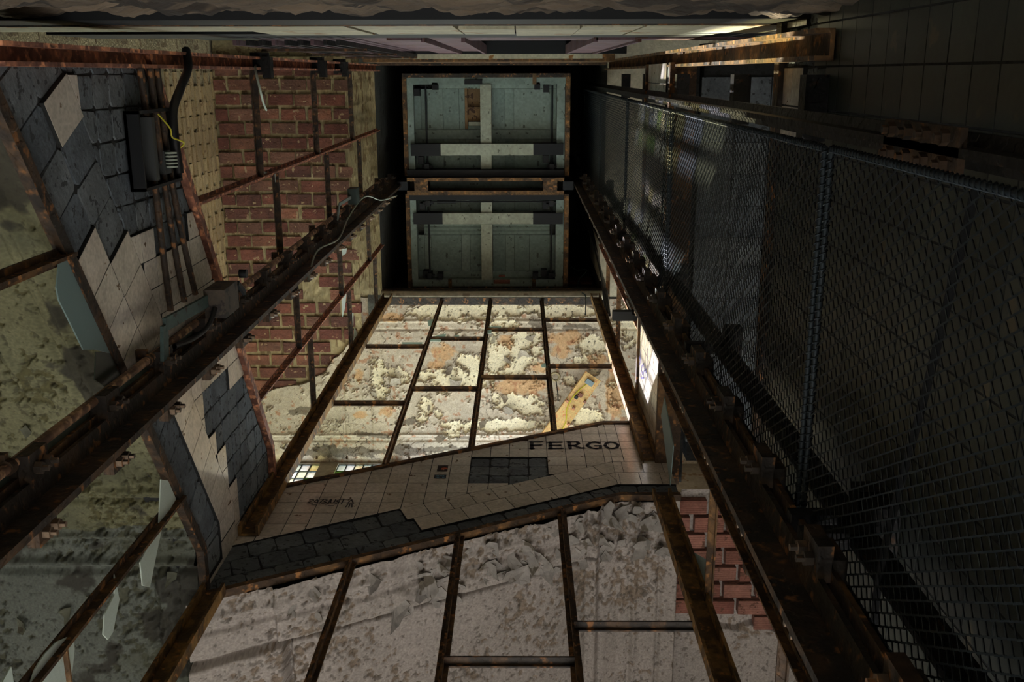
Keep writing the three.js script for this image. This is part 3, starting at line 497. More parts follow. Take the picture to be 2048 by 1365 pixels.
{
  // mesh-side upper parapet with the violet tag
  const P = thing('tiled_parapet', 'bright tiled parapet with a violet marker tag beside the mesh-side rail', 'parapet');
  const to = (s, y, l) => V(XR - l, y, -s);
  part(P, 'core', box(XR, XR + 0.12, 5.06, 6.02, -2.16, 0.05), jointMat);
  for (let r = 0; r < 9; r++) for (let c = 0; c < 21; c++) { const s = -0.05 + c * TW, y = 5.07 + r * 0.104; facing(P, [[s, y], [s + TW, y], [s + TW, y + 0.104], [s, y + 0.104]], to, !(r < 2 && c < 13), r < 2 && c < 13 ? mortarMats : tileMats); }
  groutBed(P);
  part(P, 'top_angle', box(XR - 0.03, XR + 0.1, 6.0, 6.04, -2.16, 0.05), rust); part(P, 'bottom_angle', box(XR - 0.03, XR + 0.1, 5.03, 5.07, -2.16, 0.05), rust);
  const T = [[[6.044,-1.537],[5.965,-1.543]],[[6.065,-1.604],[5.988,-1.6]],[[5.936,-1.652],[5.941,-1.689],[6.0,-1.726],[5.915,-1.702],[5.965,-1.757]],[[5.857,-1.735],[5.769,-1.693],[5.739,-1.727],[5.82,-1.775],[5.883,-1.766],[5.857,-1.735]],[[5.914,-1.804],[5.855,-1.811],[5.747,-1.776],[5.789,-1.756]],[[5.744,-1.573],[5.679,-1.762]],[[5.63,-1.56],[5.597,-1.657],[5.642,-1.691],[5.707,-1.713],[5.631,-1.708],[5.551,-1.726]]];
  part(P, 'marker_tag', strokes(T.map((s) => s.map(([y, z]) => [-z, Math.min(y, 5.99)])), 0.011, to), inkViolet, 'violet marker tag reading MOR');
}
{
  // lower parapet behind the wire mesh
  const P = thing('tiled_parapet', 'dim lower wall of square tiles behind the wire mesh panels', 'parapet');
  const to = (s, y, l) => V(0.82 - l, y, -s);
  part(P, 'core', box(0.82, 0.94, 0.6, 3.2, -1.7, 0.28), jointMat);
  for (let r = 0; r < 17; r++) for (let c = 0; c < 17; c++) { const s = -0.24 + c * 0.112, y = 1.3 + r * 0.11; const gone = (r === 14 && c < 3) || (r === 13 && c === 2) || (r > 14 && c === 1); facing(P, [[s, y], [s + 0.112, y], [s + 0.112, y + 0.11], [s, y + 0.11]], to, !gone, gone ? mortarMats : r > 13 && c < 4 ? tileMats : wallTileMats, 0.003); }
  groutBed(P);
  part(P, 'top_angle', box(0.79, 0.9, 3.16, 3.22, -1.7, 0.3), rustDark);
}

// ------------------------------------------------------------------ steel frame of the shaft
const channel = (w, d, t) => [[-w / 2, 0], [w / 2, 0], [w / 2, d], [w / 2 - t, d], [w / 2 - t, t], [-w / 2 + t, t], [-w / 2 + t, d], [-w / 2, d]];
const angleP = (w, t) => [[0, 0], [w, 0], [w, t], [t, t], [t, w], [0, w]];
{
  // corner posts: interrupted where the parapets pass
  const post = (name, label, x, z, runs, w, u, v, mat) => { const o = thing(name, label, 'post'); for (const [a, b] of runs) part(o, 'channel', sweep(channel(w, 0.05, 0.012), V(x, a, z), V(x, b, z), u, v), mat); return o; };
  post('corner_post', 'rusty channel post at the far corner on the brick side', -1.238, -2.034, [[4.14, 9.1], [0.4, 3.62]], 0.092, V(1, 0, 0), V(0, 0, 1), postRust);
  post('corner_post', 'rusty channel post at the far corner on the mesh side', 0.70, -2.034, [[5.06, 9.1], [0.4, 4.58]], 0.09, V(1, 0, 0), V(0, 0, 1), postRust);
  post('corner_post', 'rusty near corner post, colour brightened for daylight, beside the bare brick ceiling', -1.3, 0.05, [[2.5, 9.2]], 0.06, V(0, 0, 1), V(1, 0, 0), rustPinkLit);
  post('corner_post', 'rusty near corner post at the top of the wire mesh side', 0.80, 0.07, [[2.65, 9.2]], 0.08, V(0, 0, 1), V(-1, 0, 0), rust);

  const tee = [[-0.019, 0], [0.019, 0], [0.019, 0.006], [0.004, 0.006], [0.004, 0.032], [-0.004, 0.032], [-0.004, 0.006], [-0.019, 0.006]];
  const shard = (pts, n, mat = frosted, th = 0.004) => plate(pts, n, th);
  // far screen above and below the parapet
  const fs = thing('glazing_screen', 'far steel glazing grid with broken glass in front of the peeling ceiling', 'glazing');
  const FX = [-0.731, -0.277, 0.200];
  for (const x of FX) part(fs, 'mullion', sweep(tee, V(x, baseFar(x) + 1.06, ZF), V(x, 9.08, ZF), V(1, 0, 0), V(0, 0, 1)), rust);
  const bays = [[-1.195, FX[0]], [FX[0], FX[1]], [FX[1], FX[2]], [FX[2], 0.66]], TY = [[6.04, 7.41], [6.34, 7.64], [6.60, 7.93], [6.87, 8.26]];
  bays.forEach(([a, b], i) => TY[i].forEach((y) => part(fs, 'transom', sweep(tee, V(a, y, ZF), V(b, y, ZF), V(0, 1, 0), V(0, 0, 1)), rust)));
  part(fs, 'head_bar', box(-1.28, 0.75, 9.05, 9.09, ZF - 0.03, ZF + 0.03), rustDark);
  const fsh = [[[-0.66, 7.645], [-0.60, 7.645], [-0.60, 7.79], [-0.64, 7.77], [-0.70, 7.70]], [[-0.555, 7.645], [-0.49, 7.645], [-0.49, 7.745], [-0.515, 7.75]], [[-0.38, 7.645], [-0.30, 7.645], [-0.30, 7.67], [-0.37, 7.67]], [[-0.90, 7.42], [-0.765, 7.42], [-0.765, 7.53], [-0.93, 7.53]], [[-1.18, 7.42], [-1.14, 7.42], [-1.145, 7.47], [-1.18, 7.48]], [[-0.63, 6.345], [-0.53, 6.345], [-0.59, 6.385]], [[-0.36, 6.345], [-0.30, 6.345], [-0.32, 6.38]], [[-0.265, 7.94], [-0.16, 7.94], [-0.16, 8.03], [-0.265, 8.03]], [[-0.1, 7.94], [0.02, 7.94], [-0.02, 8.0]], [[0.03, 7.94], [0.18, 7.94], [0.1, 7.99]], [[-0.27, 7.80], [-0.235, 7.80], [-0.235, 7.91], [-0.27, 7.91]], [[0.155, 6.84], [0.185, 6.84], [0.185, 6.95], [0.165, 6.94], [0.15, 6.89]], [[-0.765, 8.05], [-0.745, 8.05], [-0.745, 8.30], [-0.79, 8.24]], [[-0.71, 7.56], [-0.62, 7.56], [-0.63, 7.62], [-0.71, 7.625]], [[-1.19, 6.05], [-1.14, 6.05], [-1.15, 6.07], [-1.19, 6.075]]];
  for (const s of fsh) part(fs, 'glass_shard', shard(s.map(([x, y]) => V(x, y, ZF + 0.012)), V(0, 0, 1)), frosted, 'pale broken glass');
  const fl = thing('glazing_screen', 'far steel glazing bars below the lettered tiled parapet', 'glazing');
  for (const x of FX) part(fl, 'mullion', sweep(tee.map(([a, b]) => [a * 1.15, b]), V(x, 0.4, ZF), V(x, baseFar(x), ZF), V(1, 0, 0), V(0, 0, 1)), rust);
  for (const [i, y] of [[3, 3.39], [2, 3.15], [1, 2.9], [0, 2.65], [3, 1.9], [2, 1.7]]) part(fl, 'transom', sweep(tee.map(([a, b]) => [a * 1.15, b]), V(bays[i][0], y, ZF), V(bays[i][1], y, ZF), V(0, 1, 0), V(0, 0, 1)), rustDark);

  // brick-side screen
  const ls = thing('glazing_screen', 'brick-side glazing grid above the sloping parapet, most panes gone', 'glazing');
  const LZ = [-0.495, -1.02, -1.545];
  for (const z of LZ) part(ls, 'mullion', sweep(tee, V(XL, baseLeft(-z) + 1.13, z), V(XL, 9.2, z), V(0, 0, 1), V(1, 0, 0)), rustPinkLit);
  const lb = [[0.03, LZ[0]], LZ.slice(0, 2), LZ.slice(1, 3), [LZ[2], -2.04]];
  lb.forEach(([a, b], i) => [4.96, 6.38, 7.75].forEach((y) => part(ls, 'transom', sweep(tee, V(XL, y + 0.305 * i, a), V(XL, y + 0.305 * i, b), V(0, 1, 0), V(1, 0, 0)), rustDark)));
  for (const s of [[[7.47, -1.90], [7.665, -2.03], [7.385, -2.03]], [[7.06, -1.22], [7.30, -1.25], [7.25, -1.28], [7.0, -1.265]], [[6.70, -0.90], [7.0, -0.97], [6.70, -1.01], [6.69, -0.78]], [[6.99, -1.55], [7.2, -1.56], [7.1, -1.66], [6.99, -1.7]], [[7.31, -1.75], [7.45, -1.78], [7.42, -1.86], [7.3, -1.9]], [[4.97, -0.46], [5.1, -0.485], [4.97, -0.488]], [[5.26, -0.50], [5.26, -0.55], [5.33, -0.505]], [[6.39, -0.44], [6.5, -0.485], [6.39, -0.488]]]) part(ls, 'glass_shard', shard(s.map(([y, z]) => V(XL + 0.012, y, z)), V(1, 0, 0)), frosted, 'pale broken glass');
  const ll = thing('glazing_screen', 'brick-side glazing bars below the sloping parapet with hanging shards', 'glazing');
  for (const z of LZ) part(ll, 'mullion', sweep(tee.map(([a, b]) => [a * 1.3, b * 1.2]), V(XL, 0.4, z), V(XL, baseLeft(-z), z), V(0, 0, 1), V(1, 0, 0)), rust);
  for (const [a, b, y] of [[LZ[2], -2.04, 2.46], [LZ[1], LZ[2], 1.9], [LZ[0], LZ[1], 1.6]]) part(ll, 'transom', sweep(tee, V(XL, y, a), V(XL, y, b), V(0, 1, 0), V(1, 0, 0)), rust);
  const LS = [[tealGlass, [[2.721,-0.505],[2.83,-0.51],[3.03,-0.86],[2.889,-0.804],[2.807,-0.781],[2.692,-0.605],[2.687,-0.569]]], [greenGlass, [[2.889,-0.81],[3.01,-0.85],[3.04,-0.92],[3.03,-0.949],[2.928,-0.935],[2.859,-0.89]]], [frosted, [[3.294,-1.398],[3.36,-1.43],[3.42,-1.53],[3.284,-1.549],[3.198,-1.624],[3.1,-1.717],[3.04,-1.678],[3.041,-1.591],[3.234,-1.545]]], [frosted, [[2.838,-1.528],[2.852,-1.624],[2.781,-1.698],[2.741,-1.7],[2.713,-1.665],[2.738,-1.611],[2.822,-1.589]]], [frosted, [[2.25,-1.56],[2.305,-1.52],[2.36,-1.51],[2.432,-1.516],[2.532,-1.554],[2.527,-1.599],[2.483,-1.677],[2.3,-1.66]]], [frosted, [[2.0,-1.50],[2.2,-1.44],[2.2,-1.50],[2.1,-1.54]]]];
  for (const [m, s] of LS) part(ll, 'glass_shard', shard(s.map(([y, z]) => V(XL + 0.014, y, z)), V(1, 0, 0)), m, m === tealGlass ? 'large teal glass shard' : m === greenGlass ? 'dark green glass shard' : 'frosted glass shard');

  // mesh-side screen of the bay by the far corner
  const rs = thing('glazing_screen', 'mesh-side glazing bars beside the rail near the far corner', 'glazing');
  part(rs, 'mullion', sweep(tee, V(XR, 0.4, -1.545), V(XR, 5.05, -1.545), V(0, 0, 1), V(-1, 0, 0)), rust);
  part(rs, 'mullion', sweep(tee, V(XR, 6.04, -1.545), V(XR, 9.2, -1.545), V(0, 0, 1), V(-1, 0, 0)), rustPinkLit);
  for (const y of [3.55, 7.35, 8.3]) part(rs, 'transom', sweep(tee, V(XR, y, -1.545), V(XR, y, -2.03), V(0, 1, 0), V(-1, 0, 0)), rust);
  part(rs, 'transom', sweep(tee, V(XR, 2.5, -1.545), V(XR, 2.5, -2.03), V(0, 1, 0), V(-1, 0, 0)), rustDark);
  for (const s of [[[4.9, -1.62], [4.99, -1.75], [4.6, -1.98], [4.55, -1.75]], [[3.57, -1.86], [3.9, -1.99], [3.57, -2.01]]]) part(rs, 'glass_shard', shard(s.map(([y, z]) => V(XR - 0.012, y, z)), V(-1, 0, 0)), tealGlass, 'teal glass shard');

  // head moulding where ceiling meets the shaft
  const hm = structure('trim_1', 'cracked pale half-round moulding along the head of the far opening', 'moulding');
  part(hm, 'moulding', rod(V(-1.31, 9.17, -2.02), V(0.79, 9.17, -2.02), 0.042, 14), plasterPale);
  part(hm, 'steel_head', box(-1.31, 0.79, 9.21, 9.32, -2.12, -1.98), rustDark);
  // shaft walls above the ceiling
  const su = structure('wall_shaft', 'dark upper shaft walls around the lift car', 'wall');
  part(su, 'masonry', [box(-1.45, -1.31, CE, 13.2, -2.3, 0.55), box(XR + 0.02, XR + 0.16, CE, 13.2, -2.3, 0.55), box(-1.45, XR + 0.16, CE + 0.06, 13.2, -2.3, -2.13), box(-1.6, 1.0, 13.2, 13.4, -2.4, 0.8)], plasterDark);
  part(su, 'pale_panel', box(XR - 0.01, XR + 0.02, CE, 10.6, -1.9, -1.55), plasterPale);
  for (let i = 0; i < 6; i++) part(su, 'brick', box(0.50 + (i % 2) * 0.13, 0.62 + (i % 2) * 0.13, 10.2 + Math.floor(i / 2) * 0.09, 10.28 + Math.floor(i / 2) * 0.09, -2.13, -2.1), ribBrick[i % 3]);
}

// ------------------------------------------------------------------ lift car seen from below
{
  const car = thing('lift_car', 'old lift car seen from below with teal painted boards and rusty frame', 'lift car');
  const Y = 9.62, FB = 9.74;
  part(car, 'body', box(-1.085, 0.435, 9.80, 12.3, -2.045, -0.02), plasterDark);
  const board = (x0, x1, z0, z1, y = FB, m) => part(car, 'plank', box(x0 + 0.0015, x1 - 0.0015, y, y + 0.03, z0 + 0.0015, z1 - 0.0015), m ?? carPaint[Math.floor(rnd() * 3)]);
  // front half
  for (const [a, b] of [[-1.01, -0.945], [-0.945, -0.885], [-0.885, -0.735], [-0.735, -0.583], [-0.583, -0.528], [-0.27, -0.145], [-0.145, -0.06], [-0.06, 0.29], [0.29, 0.345]]) { board(a, b, -0.52, -0.14); board(a, b, -0.885, -0.61); }
  board(-0.528, -0.27, -0.885, -0.61); board(-1.01, 0.345, -0.61, -0.52); board(-0.80, 0.345, -0.14, -0.10);
  board(-0.50, -0.378, -0.52, -0.484); board(-0.495, -0.378, -0.484, -0.446, FB - 0.01, carPale);
  board(-0.507, -0.380, -0.446, -0.309, FB + 0.02, woodBrown); part(car, 'splintered_plank', box(-0.528, -0.503, FB - 0.012, FB + 0.03, -0.512, -0.136), woodBrown, 'splintered bare wood edge');
  part(car, 'hole', box(-0.503, -0.378, FB + 0.05, FB + 0.07, -0.309, -0.14), woodBrown, 'opening where a plank is missing');
  // rear half
  for (const [a, b] of [[-1.015, -0.945], [-0.945, -0.88], [-0.88, -0.58], [-0.58, -0.495], [-0.495, -0.375], [-0.27, -0.145], [-0.145, -0.06], [-0.06, 0.09], [0.09, 0.29], [0.29, 0.345]]) { board(a, b, -1.42, -1.17); board(a, b, -1.90, -1.535); }
  for (let i = 0; i < 3; i++) board(-0.945, 0.29, -1.535 + i * 0.038, -1.497 + i * 0.038); board(-1.01, 0.345, -1.96, -1.90);
  // painted timber frame
  const fr = (n, x0, x1, z0, z1, y0, m) => part(car, n, box(x0, x1, y0, FB + 0.02, z0, z1), m);
  fr('frame_rail', -1.064, 0.424, -0.10, -0.037, Y, carPaint[0]); fr('frame_rail', -1.06, 0.42, -2.027, -1.96, Y, carPaint[2]);
  fr('frame_stile', -1.064, -1.005, -0.886, -0.10, Y, carPaint[2]); fr('frame_stile', 0.345, 0.42, -0.878, -0.10, Y, carPaint[2]);
  fr('frame_stile', -1.064, -1.005, -1.96, -1.174, Y, carPaint[2]); fr('frame_stile', 0.345, 0.42, -1.96, -1.174, Y, carPaint[2]);
  fr('centre_beam', -0.376, -0.273, -0.882, -0.10, Y - 0.01, carPale); fr('centre_beam', -0.379, -0.272, -1.30, -1.12, Y - 0.01, carPale); fr('centre_beam', -0.379, -0.272, -1.96, -1.412, Y - 0.015, carPale);
  fr('cross_beam', -0.755, 0.124, -0.752, -0.645, Y - 0.03, carPale); fr('cross_beam', -0.75, 0.124, -1.408, -1.303, Y - 0.03, carPale);
  for (const [a, b, c, d] of [[-1.038, -0.755, -0.756, -0.645], [0.124, 0.41, -0.748, -0.642], [-1.032, -0.75, -1.407, -1.302], [0.124, 0.412, -1.408, -1.304]]) fr('fixing_plate', a, b, c, d, Y - 0.035, blackIron);
  // buffer pads, brake rods, levers
  for (const [x, z] of [[-0.97, -0.17], [-0.80, -0.115], [0.16, -0.115], [0.245, -0.14], [-0.95, -0.80], [0.245, -0.79], [-0.945, -1.245], [0.245, -1.235], [-0.93, -1.91], [-0.79, -1.935], [0.15, -1.93], [0.235, -1.90]]) part(car, 'rubber_pad', box(x - 0.027, x + 0.027, Y, FB, z - 0.033, z + 0.033), blackIron);
  for (const x of [-0.89, 0.302]) for (const [a, b] of [[-0.11, -0.88], [-1.17, -1.94]]) part(car, 'brake_rod', rod(V(x, Y + 0.03, a), V(x, Y + 0.03, b), 0.009), blackIron);
  part(car, 'cross_rod', [rod(V(-0.88, Y - 0.02, -1.192), V(0.29, Y - 0.02, -1.192), 0.008), rod(V(-0.80, Y - 0.02, -1.192), V(-0.62, Y - 0.02, -1.192), 0.016)], blackIron);
  for (const [x, z] of [[-0.89, -1.21], [0.30, -1.21], [-0.89, -0.86], [0.30, -0.86], [-0.89, -1.92], [0.30, -1.92]]) part(car, 'lever', [box(x - 0.022, x + 0.022, Y - 0.03, FB, z - 0.028, z + 0.028), box(x - 0.05, x + 0.05, Y, Y + 0.02, z - 0.01, z + 0.01)], blackIron);
  part(car, 'plate', box(-0.522, -0.355, Y - 0.015, Y + 0.01, -0.099, -0.057), blackIron); part(car, 'lug', box(0.115, 0.15, Y - 0.02, Y + 0.02, -0.10, 0.0), woodBrown);
  // safety plank across the middle
  part(car, 'channel_beam', box(-1.075, 0.415, Y - 0.06, FB + 0.03, -0.951, -0.886), blackIron);
  part(car, 'channel_beam', box(-1.065, 0.415, Y - 0.06, FB + 0.03, -1.175, -1.119), blackIron);
  part(car, 'channel_beam', box(-1.075, 0.415, Y - 0.12, FB, -0.987, -0.954), rust); part(car, 'channel_beam', box(-1.075, 0.415, Y - 0.12, FB, -1.117, -1.078), rust);
  part(car, 'gusset_plate', box(-1.003, -0.874, Y - 0.13, Y - 0.115, -1.111, -0.954), rust); part(car, 'gusset_plate', box(0.216, 0.35, Y - 0.13, Y - 0.115, -1.105, -0.954), rust);
  part(car, 'between_board', box(-0.874, 0.216, FB, FB + 0.02, -1.078, -0.987), carPaint[1]);
  // outer angle iron frame and guide shoes
  for (const [a, b] of [[-0.03, -0.95], [-1.12, -2.03]]) { part(car, 'edge_angle', box(-1.106, -1.066, Y - 0.01, FB + 0.06, b, a), rust); part(car, 'edge_angle', box(0.424, 0.469, Y - 0.01, FB + 0.06, b, a), rust); }
  part(car, 'edge_angle', box(-1.106, 0.469, Y - 0.005, FB + 0.06, -0.037, 0.0), rustDark); part(car, 'edge_angle', box(-1.106, 0.469, Y, FB + 0.06, -2.06, -2.028), rustDark);
  for (const x of [-1.12, 0.455]) part(car, 'guide_shoe', [box(x - 0.05, x + 0.05, Y - 0.12, Y + 0.1, -1.07, -0.99)], blackIron);
  for (const x of [-0.69, 0.134]) part(car, 'hanger', box(x - 0.017, x + 0.017, Y - 0.03, Y + 0.03, -2.115, -1.955), rust);
  part(car, 'rust_patch_plate', box(-0.262, -0.101, Y - 0.004, Y + 0.01, -2.001, -1.962), ribBrick[0]); part(car, 'rust_patch_plate', box(-0.212, -0.151, Y + 0.02, Y + 0.04, -1.939, -1.919), ribBrick[1]);
}

// ------------------------------------------------------------------ guide rails with their clips
function guideRail(label, X, dir, Z) {                 // dir: towards the car
  const o = thing('guide_rail', label, 'rail');
  const T = [[-0.06, 0], [0.06, 0], [0.06, 0.012], [0.012, 0.02], [0.010, 0.085], [-0.010, 0.085], [-0.012, 0.02], [-0.06, 0.012]];
  for (let y = 0.3, k = 0; y < 12.5; y += 2.44, k++) part(o, 'rail_length', sweep(T, V(X, y, Z), V(X, Math.min(12.6, y + 2.437), Z), V(0, 0, 1), V(dir, 0, 0)), rustDark);
  // backing angle and the bracket clips
  part(o, 'backing_angle', sweep([[-0.085, 0], [0.075, 0], [0.075, 0.012], [-0.07, 0.012], [-0.07, 0.036], [-0.085, 0.036]], V(X - dir * 0.014, 0.3, Z), V(X - dir * 0.014, 12.5, Z), V(0, 0, 1), V(-dir, 0, 0)), rust);
  for (let y = 0.9, k = 0; y < 9.4; y += 0.47, k++) {
    const b = part(o, 'rail_clip', [box(X - 0.016, X + 0.016, y - 0.05, y + 0.05, Z - 0.115, Z - 0.05), box(X - 0.016, X + 0.016, y - 0.05, y + 0.05, Z + 0.05, Z + 0.13), box(X - dir * 0.045, X - dir * 0.014, y - 0.05, y + 0.05, Z - 0.03, Z + 0.1)], rustDark);
    for (const [dz, dy] of [[-0.085, -0.022], [-0.085, 0.026], [0.09, -0.022], [0.09, 0.026]]) part(b, 'nut', [nut(V(X + dir * 0.026, y + dy, Z + dz), V(1, 0, 0), 0.016, 0.018), nut(V(X + dir * 0.04, y + dy, Z + dz), V(1, 0, 0), 0.008, 0.02)], nutMat);
  }
  return o;
}
guideRail('rusty lift guide rail with bolted clips on the brick side', -1.215, 1, -1.03);
guideRail('rusty lift guide rail with bolted clips beside the wire mesh', 0.602, -1, -1.03);
{
  // conduit and flat bar running up along the brick-side rail
  const c = thing('conduit_pipe', 'long conduit pipe running up beside the brick-side guide rail', 'pipe');
  part(c, 'pipe', rod(V(-1.235, 0.3, -0.915), V(-1.235, 9.0, -0.915), 0.014, 10), std({ map: rustTex([112, 84, 66], [164, 128, 98], [186, 150, 116], 0.5), roughness: 0.6 }));
  for (let y = 1.3; y < 9; y += 0.93) part(c, 'pipe_clip', [rod(V(-1.235, y - 0.012, -0.915), V(-1.235, y + 0.012, -0.915), 0.020, 10), box(-1.27, -1.235, y - 0.01, y + 0.01, -0.925, -0.88)], rust);
  const d = thing('guard_strip', 'thin teal painted strip running up beside the brick-side guide rail', 'strip');
  part(d, 'strip', box(-1.262, -1.252, 0.3, 4.3, -0.965, -0.94), carPaint[1]);
}

// ------------------------------------------------------------------ wire mesh guard panels on the mesh side
const XM = 0.655;
function meshPanel(label, y0, y1, za, zb, cell) {
  const o = thing('mesh_panel', label, 'mesh panel', 'wire mesh guard panels'), P = [];
  const nz = Math.round((za - zb) / cell), ny = Math.round((y1 - y0 - 0.03) / (cell * 1.8)), hz = (za - zb) / nz, hy = (y1 - y0 - 0.03) / ny;
  const pos = [], r = 0.0017, seg = (a, b) => {
    const d = b.clone().sub(a).normalize(), u = V(1, 0, 0), v = d.clone().cross(u).normalize(), ring = (p) => [p.clone().addScaledVector(u, r), p.clone().addScaledVector(u, -r * 0.5).addScaledVector(v, r), p.clone().addScaledVector(u, -r * 0.5).addScaledVector(v, -r)];
    const A = ring(a), B = ring(b); for (let i = 0; i < 3; i++) { const j = (i + 1) % 3; for (const q of [A[i], A[j], B[j], A[i], B[j], B[i]]) pos.push(q.x, q.y, q.z); }
  };
  const bulge = (y, z) => 0.012 * Math.sin((y - y0) / (y1 - y0) * 3.14) * Math.sin((za - z) / (za - zb) * 3.14);
  for (let i = 0; i < nz; i++) {
    let prev = null;
    for (let j = 0; j <= ny * 2; j++) {
      const zc = za - (i + 0.5) * hz, s = ((j >> 1) + i) % 2 ? 1 : -1, z = zc + s * hz * 0.5 * (0.98), y = y0 + 0.015 + ((j >> 1) + (j % 2 ? 0.14 : 0)) * hy;
      const p = V(XM + 0.002 * s + bulge(y, z), Math.min(y, y1 - 0.01), z); if (prev) seg(prev, p); prev = p;
    }
  }
  const g = new THREE.BufferGeometry(); g.setAttribute('position', new THREE.Float32BufferAttribute(pos, 3));
  const w = part(o, 'wire_mesh', metricUV(g), wireMat); w.userData.kind = 'stuff';
  // edge rods with the wires wound round them
  const wound = (a, b) => { const d = b.clone().sub(a), L = d.length(), n = Math.round(L / 0.018), pts = [], dir = d.normalize(), u = V(1, 0, 0), v = dir.clone().cross(u); for (let i = 0; i <= n * 5; i++) { const t = i / 5 * 6.2832, q = a.clone().addScaledVector(dir, L * i / (n * 5)).addScaledVector(u, 0.008 * Math.cos(t)).addScaledVector(v, 0.008 * Math.sin(t)); pts.push(q); } return metricUVkeep(new THREE.TubeGeometry(new THREE.CatmullRomCurve3(pts), n * 5, 0.0022, 4, false)); };
  for (const [a, b] of [[V(XM, y0 + 0.008, za), V(XM, y1 - 0.008, za)], [V(XM, y0 + 0.008, zb), V(XM, y1 - 0.008, zb)], [V(XM, y0 + 0.008, za), V(XM, y0 + 0.008, zb)], [V(XM, y1 - 0.008, za), V(XM, y1 - 0.008, zb)]]) part(o, 'edge_rod', [rod(a, b, 0.0065, 7), wound(a, b)], wireMat);
  return o;
}
meshPanel('lowest wire mesh guard panel with the largest cells', 0.25, 2.14, -0.155, -1.0, 0.0135);
meshPanel('second wire mesh guard panel from the bottom', 2.17, 4.38, -0.157, -1.0, 0.0135);
meshPanel('third wire mesh guard panel from the bottom', 4.42, 6.22, -0.157, -0.99, 0.0145);
meshPanel('fourth wire mesh guard panel from the bottom, paler in daylight', 6.26, 8.3, -0.157, -0.98, 0.016);
meshPanel('topmost wire mesh guard panel beside the lift car', 8.34, 10.4, -0.157, -0.98, 0.016);
{
  // counterweight rails behind the mesh
  for (const [z, label, y1] of [[-0.965, 'dark counterweight rail behind the mesh with bracket arms', 12.4], [-0.125, 'dark counterweight rail with a bolted splice plate at the mesh edge', 12.4]]) {
    const o = thing('counterweight_rail', label, 'rail');
    for (let y = 0.2; y < y1; y += 2.44) part(o, 'rail_length', sweep([[-0.03, 0], [0.03, 0], [0.03, 0.01], [0.008, 0.014], [0.008, 0.05], [-0.008, 0.05], [-0.008, 0.014], [-0.03, 0.01]], V(0.75, y, z), V(0.75, Math.min(y1, y + 2.437), z), V(0, 0, 1), V(-1, 0, 0)), steelDark);
    if (z < -0.5) for (const y of [1.3, 1.96, 2.05, 3.5, 4.7, 6.0, 7.3, 8.6]) part(o, 'bracket_arm', [box(0.60, 0.75, y - 0.02, y + 0.02, z - 0.02, z + 0.02), box(0.74, 0.80, y - 0.03, y + 0.03, z - 0.06, z + 0.08)], steelDark);
    else {
      const sp = part(o, 'splice_plate', box(0.70, 0.712, 1.62, 1.96, z - 0.04, z + 0.04), rustDark);
      for (let i = 0; i < 4; i++) for (const s of [-1, 1]) part(sp, 'bolt', [nut(V(0.694, 1.67 + i * 0.08, z + s * 0.022), V(1, 0, 0), 0.014, 0.014), nut(V(0.683, 1.67 + i * 0.08, z + s * 0.022), V(1, 0, 0), 0.008, 0.012)], rustDark);
      for (const y of [2.7, 3.6, 4.9, 6.2, 7.5]) part(o, 'bracket_arm', box(0.74, 0.80, y - 0.03, y + 0.03, z - 0.05, z + 0.12), steelDark);
    }
  }
  solo('slanting_rod', tube([V(0.70, 1.54, -0.16), V(0.70, 1.64, -0.52), V(0.70, 1.76, -0.94), V(0.71, 1.78, -1.2)], 0.008, 20, 6), std({ color: 0x08090a, roughness: 1 }), 'dark rod slanting behind the lowest mesh panel', 'rod');
  solo('sagging_cable', tube([V(0.60, 5.4, -1.12), V(0.70, 4.9, -1.2), V(0.76, 4.3, -1.22), V(0.73, 3.7, -1.30), V(0.70, 3.0, -1.36)], 0.007, 20, 6), blackCable, 'black cable sagging beside the mesh-side guide rail', 'cable');
}

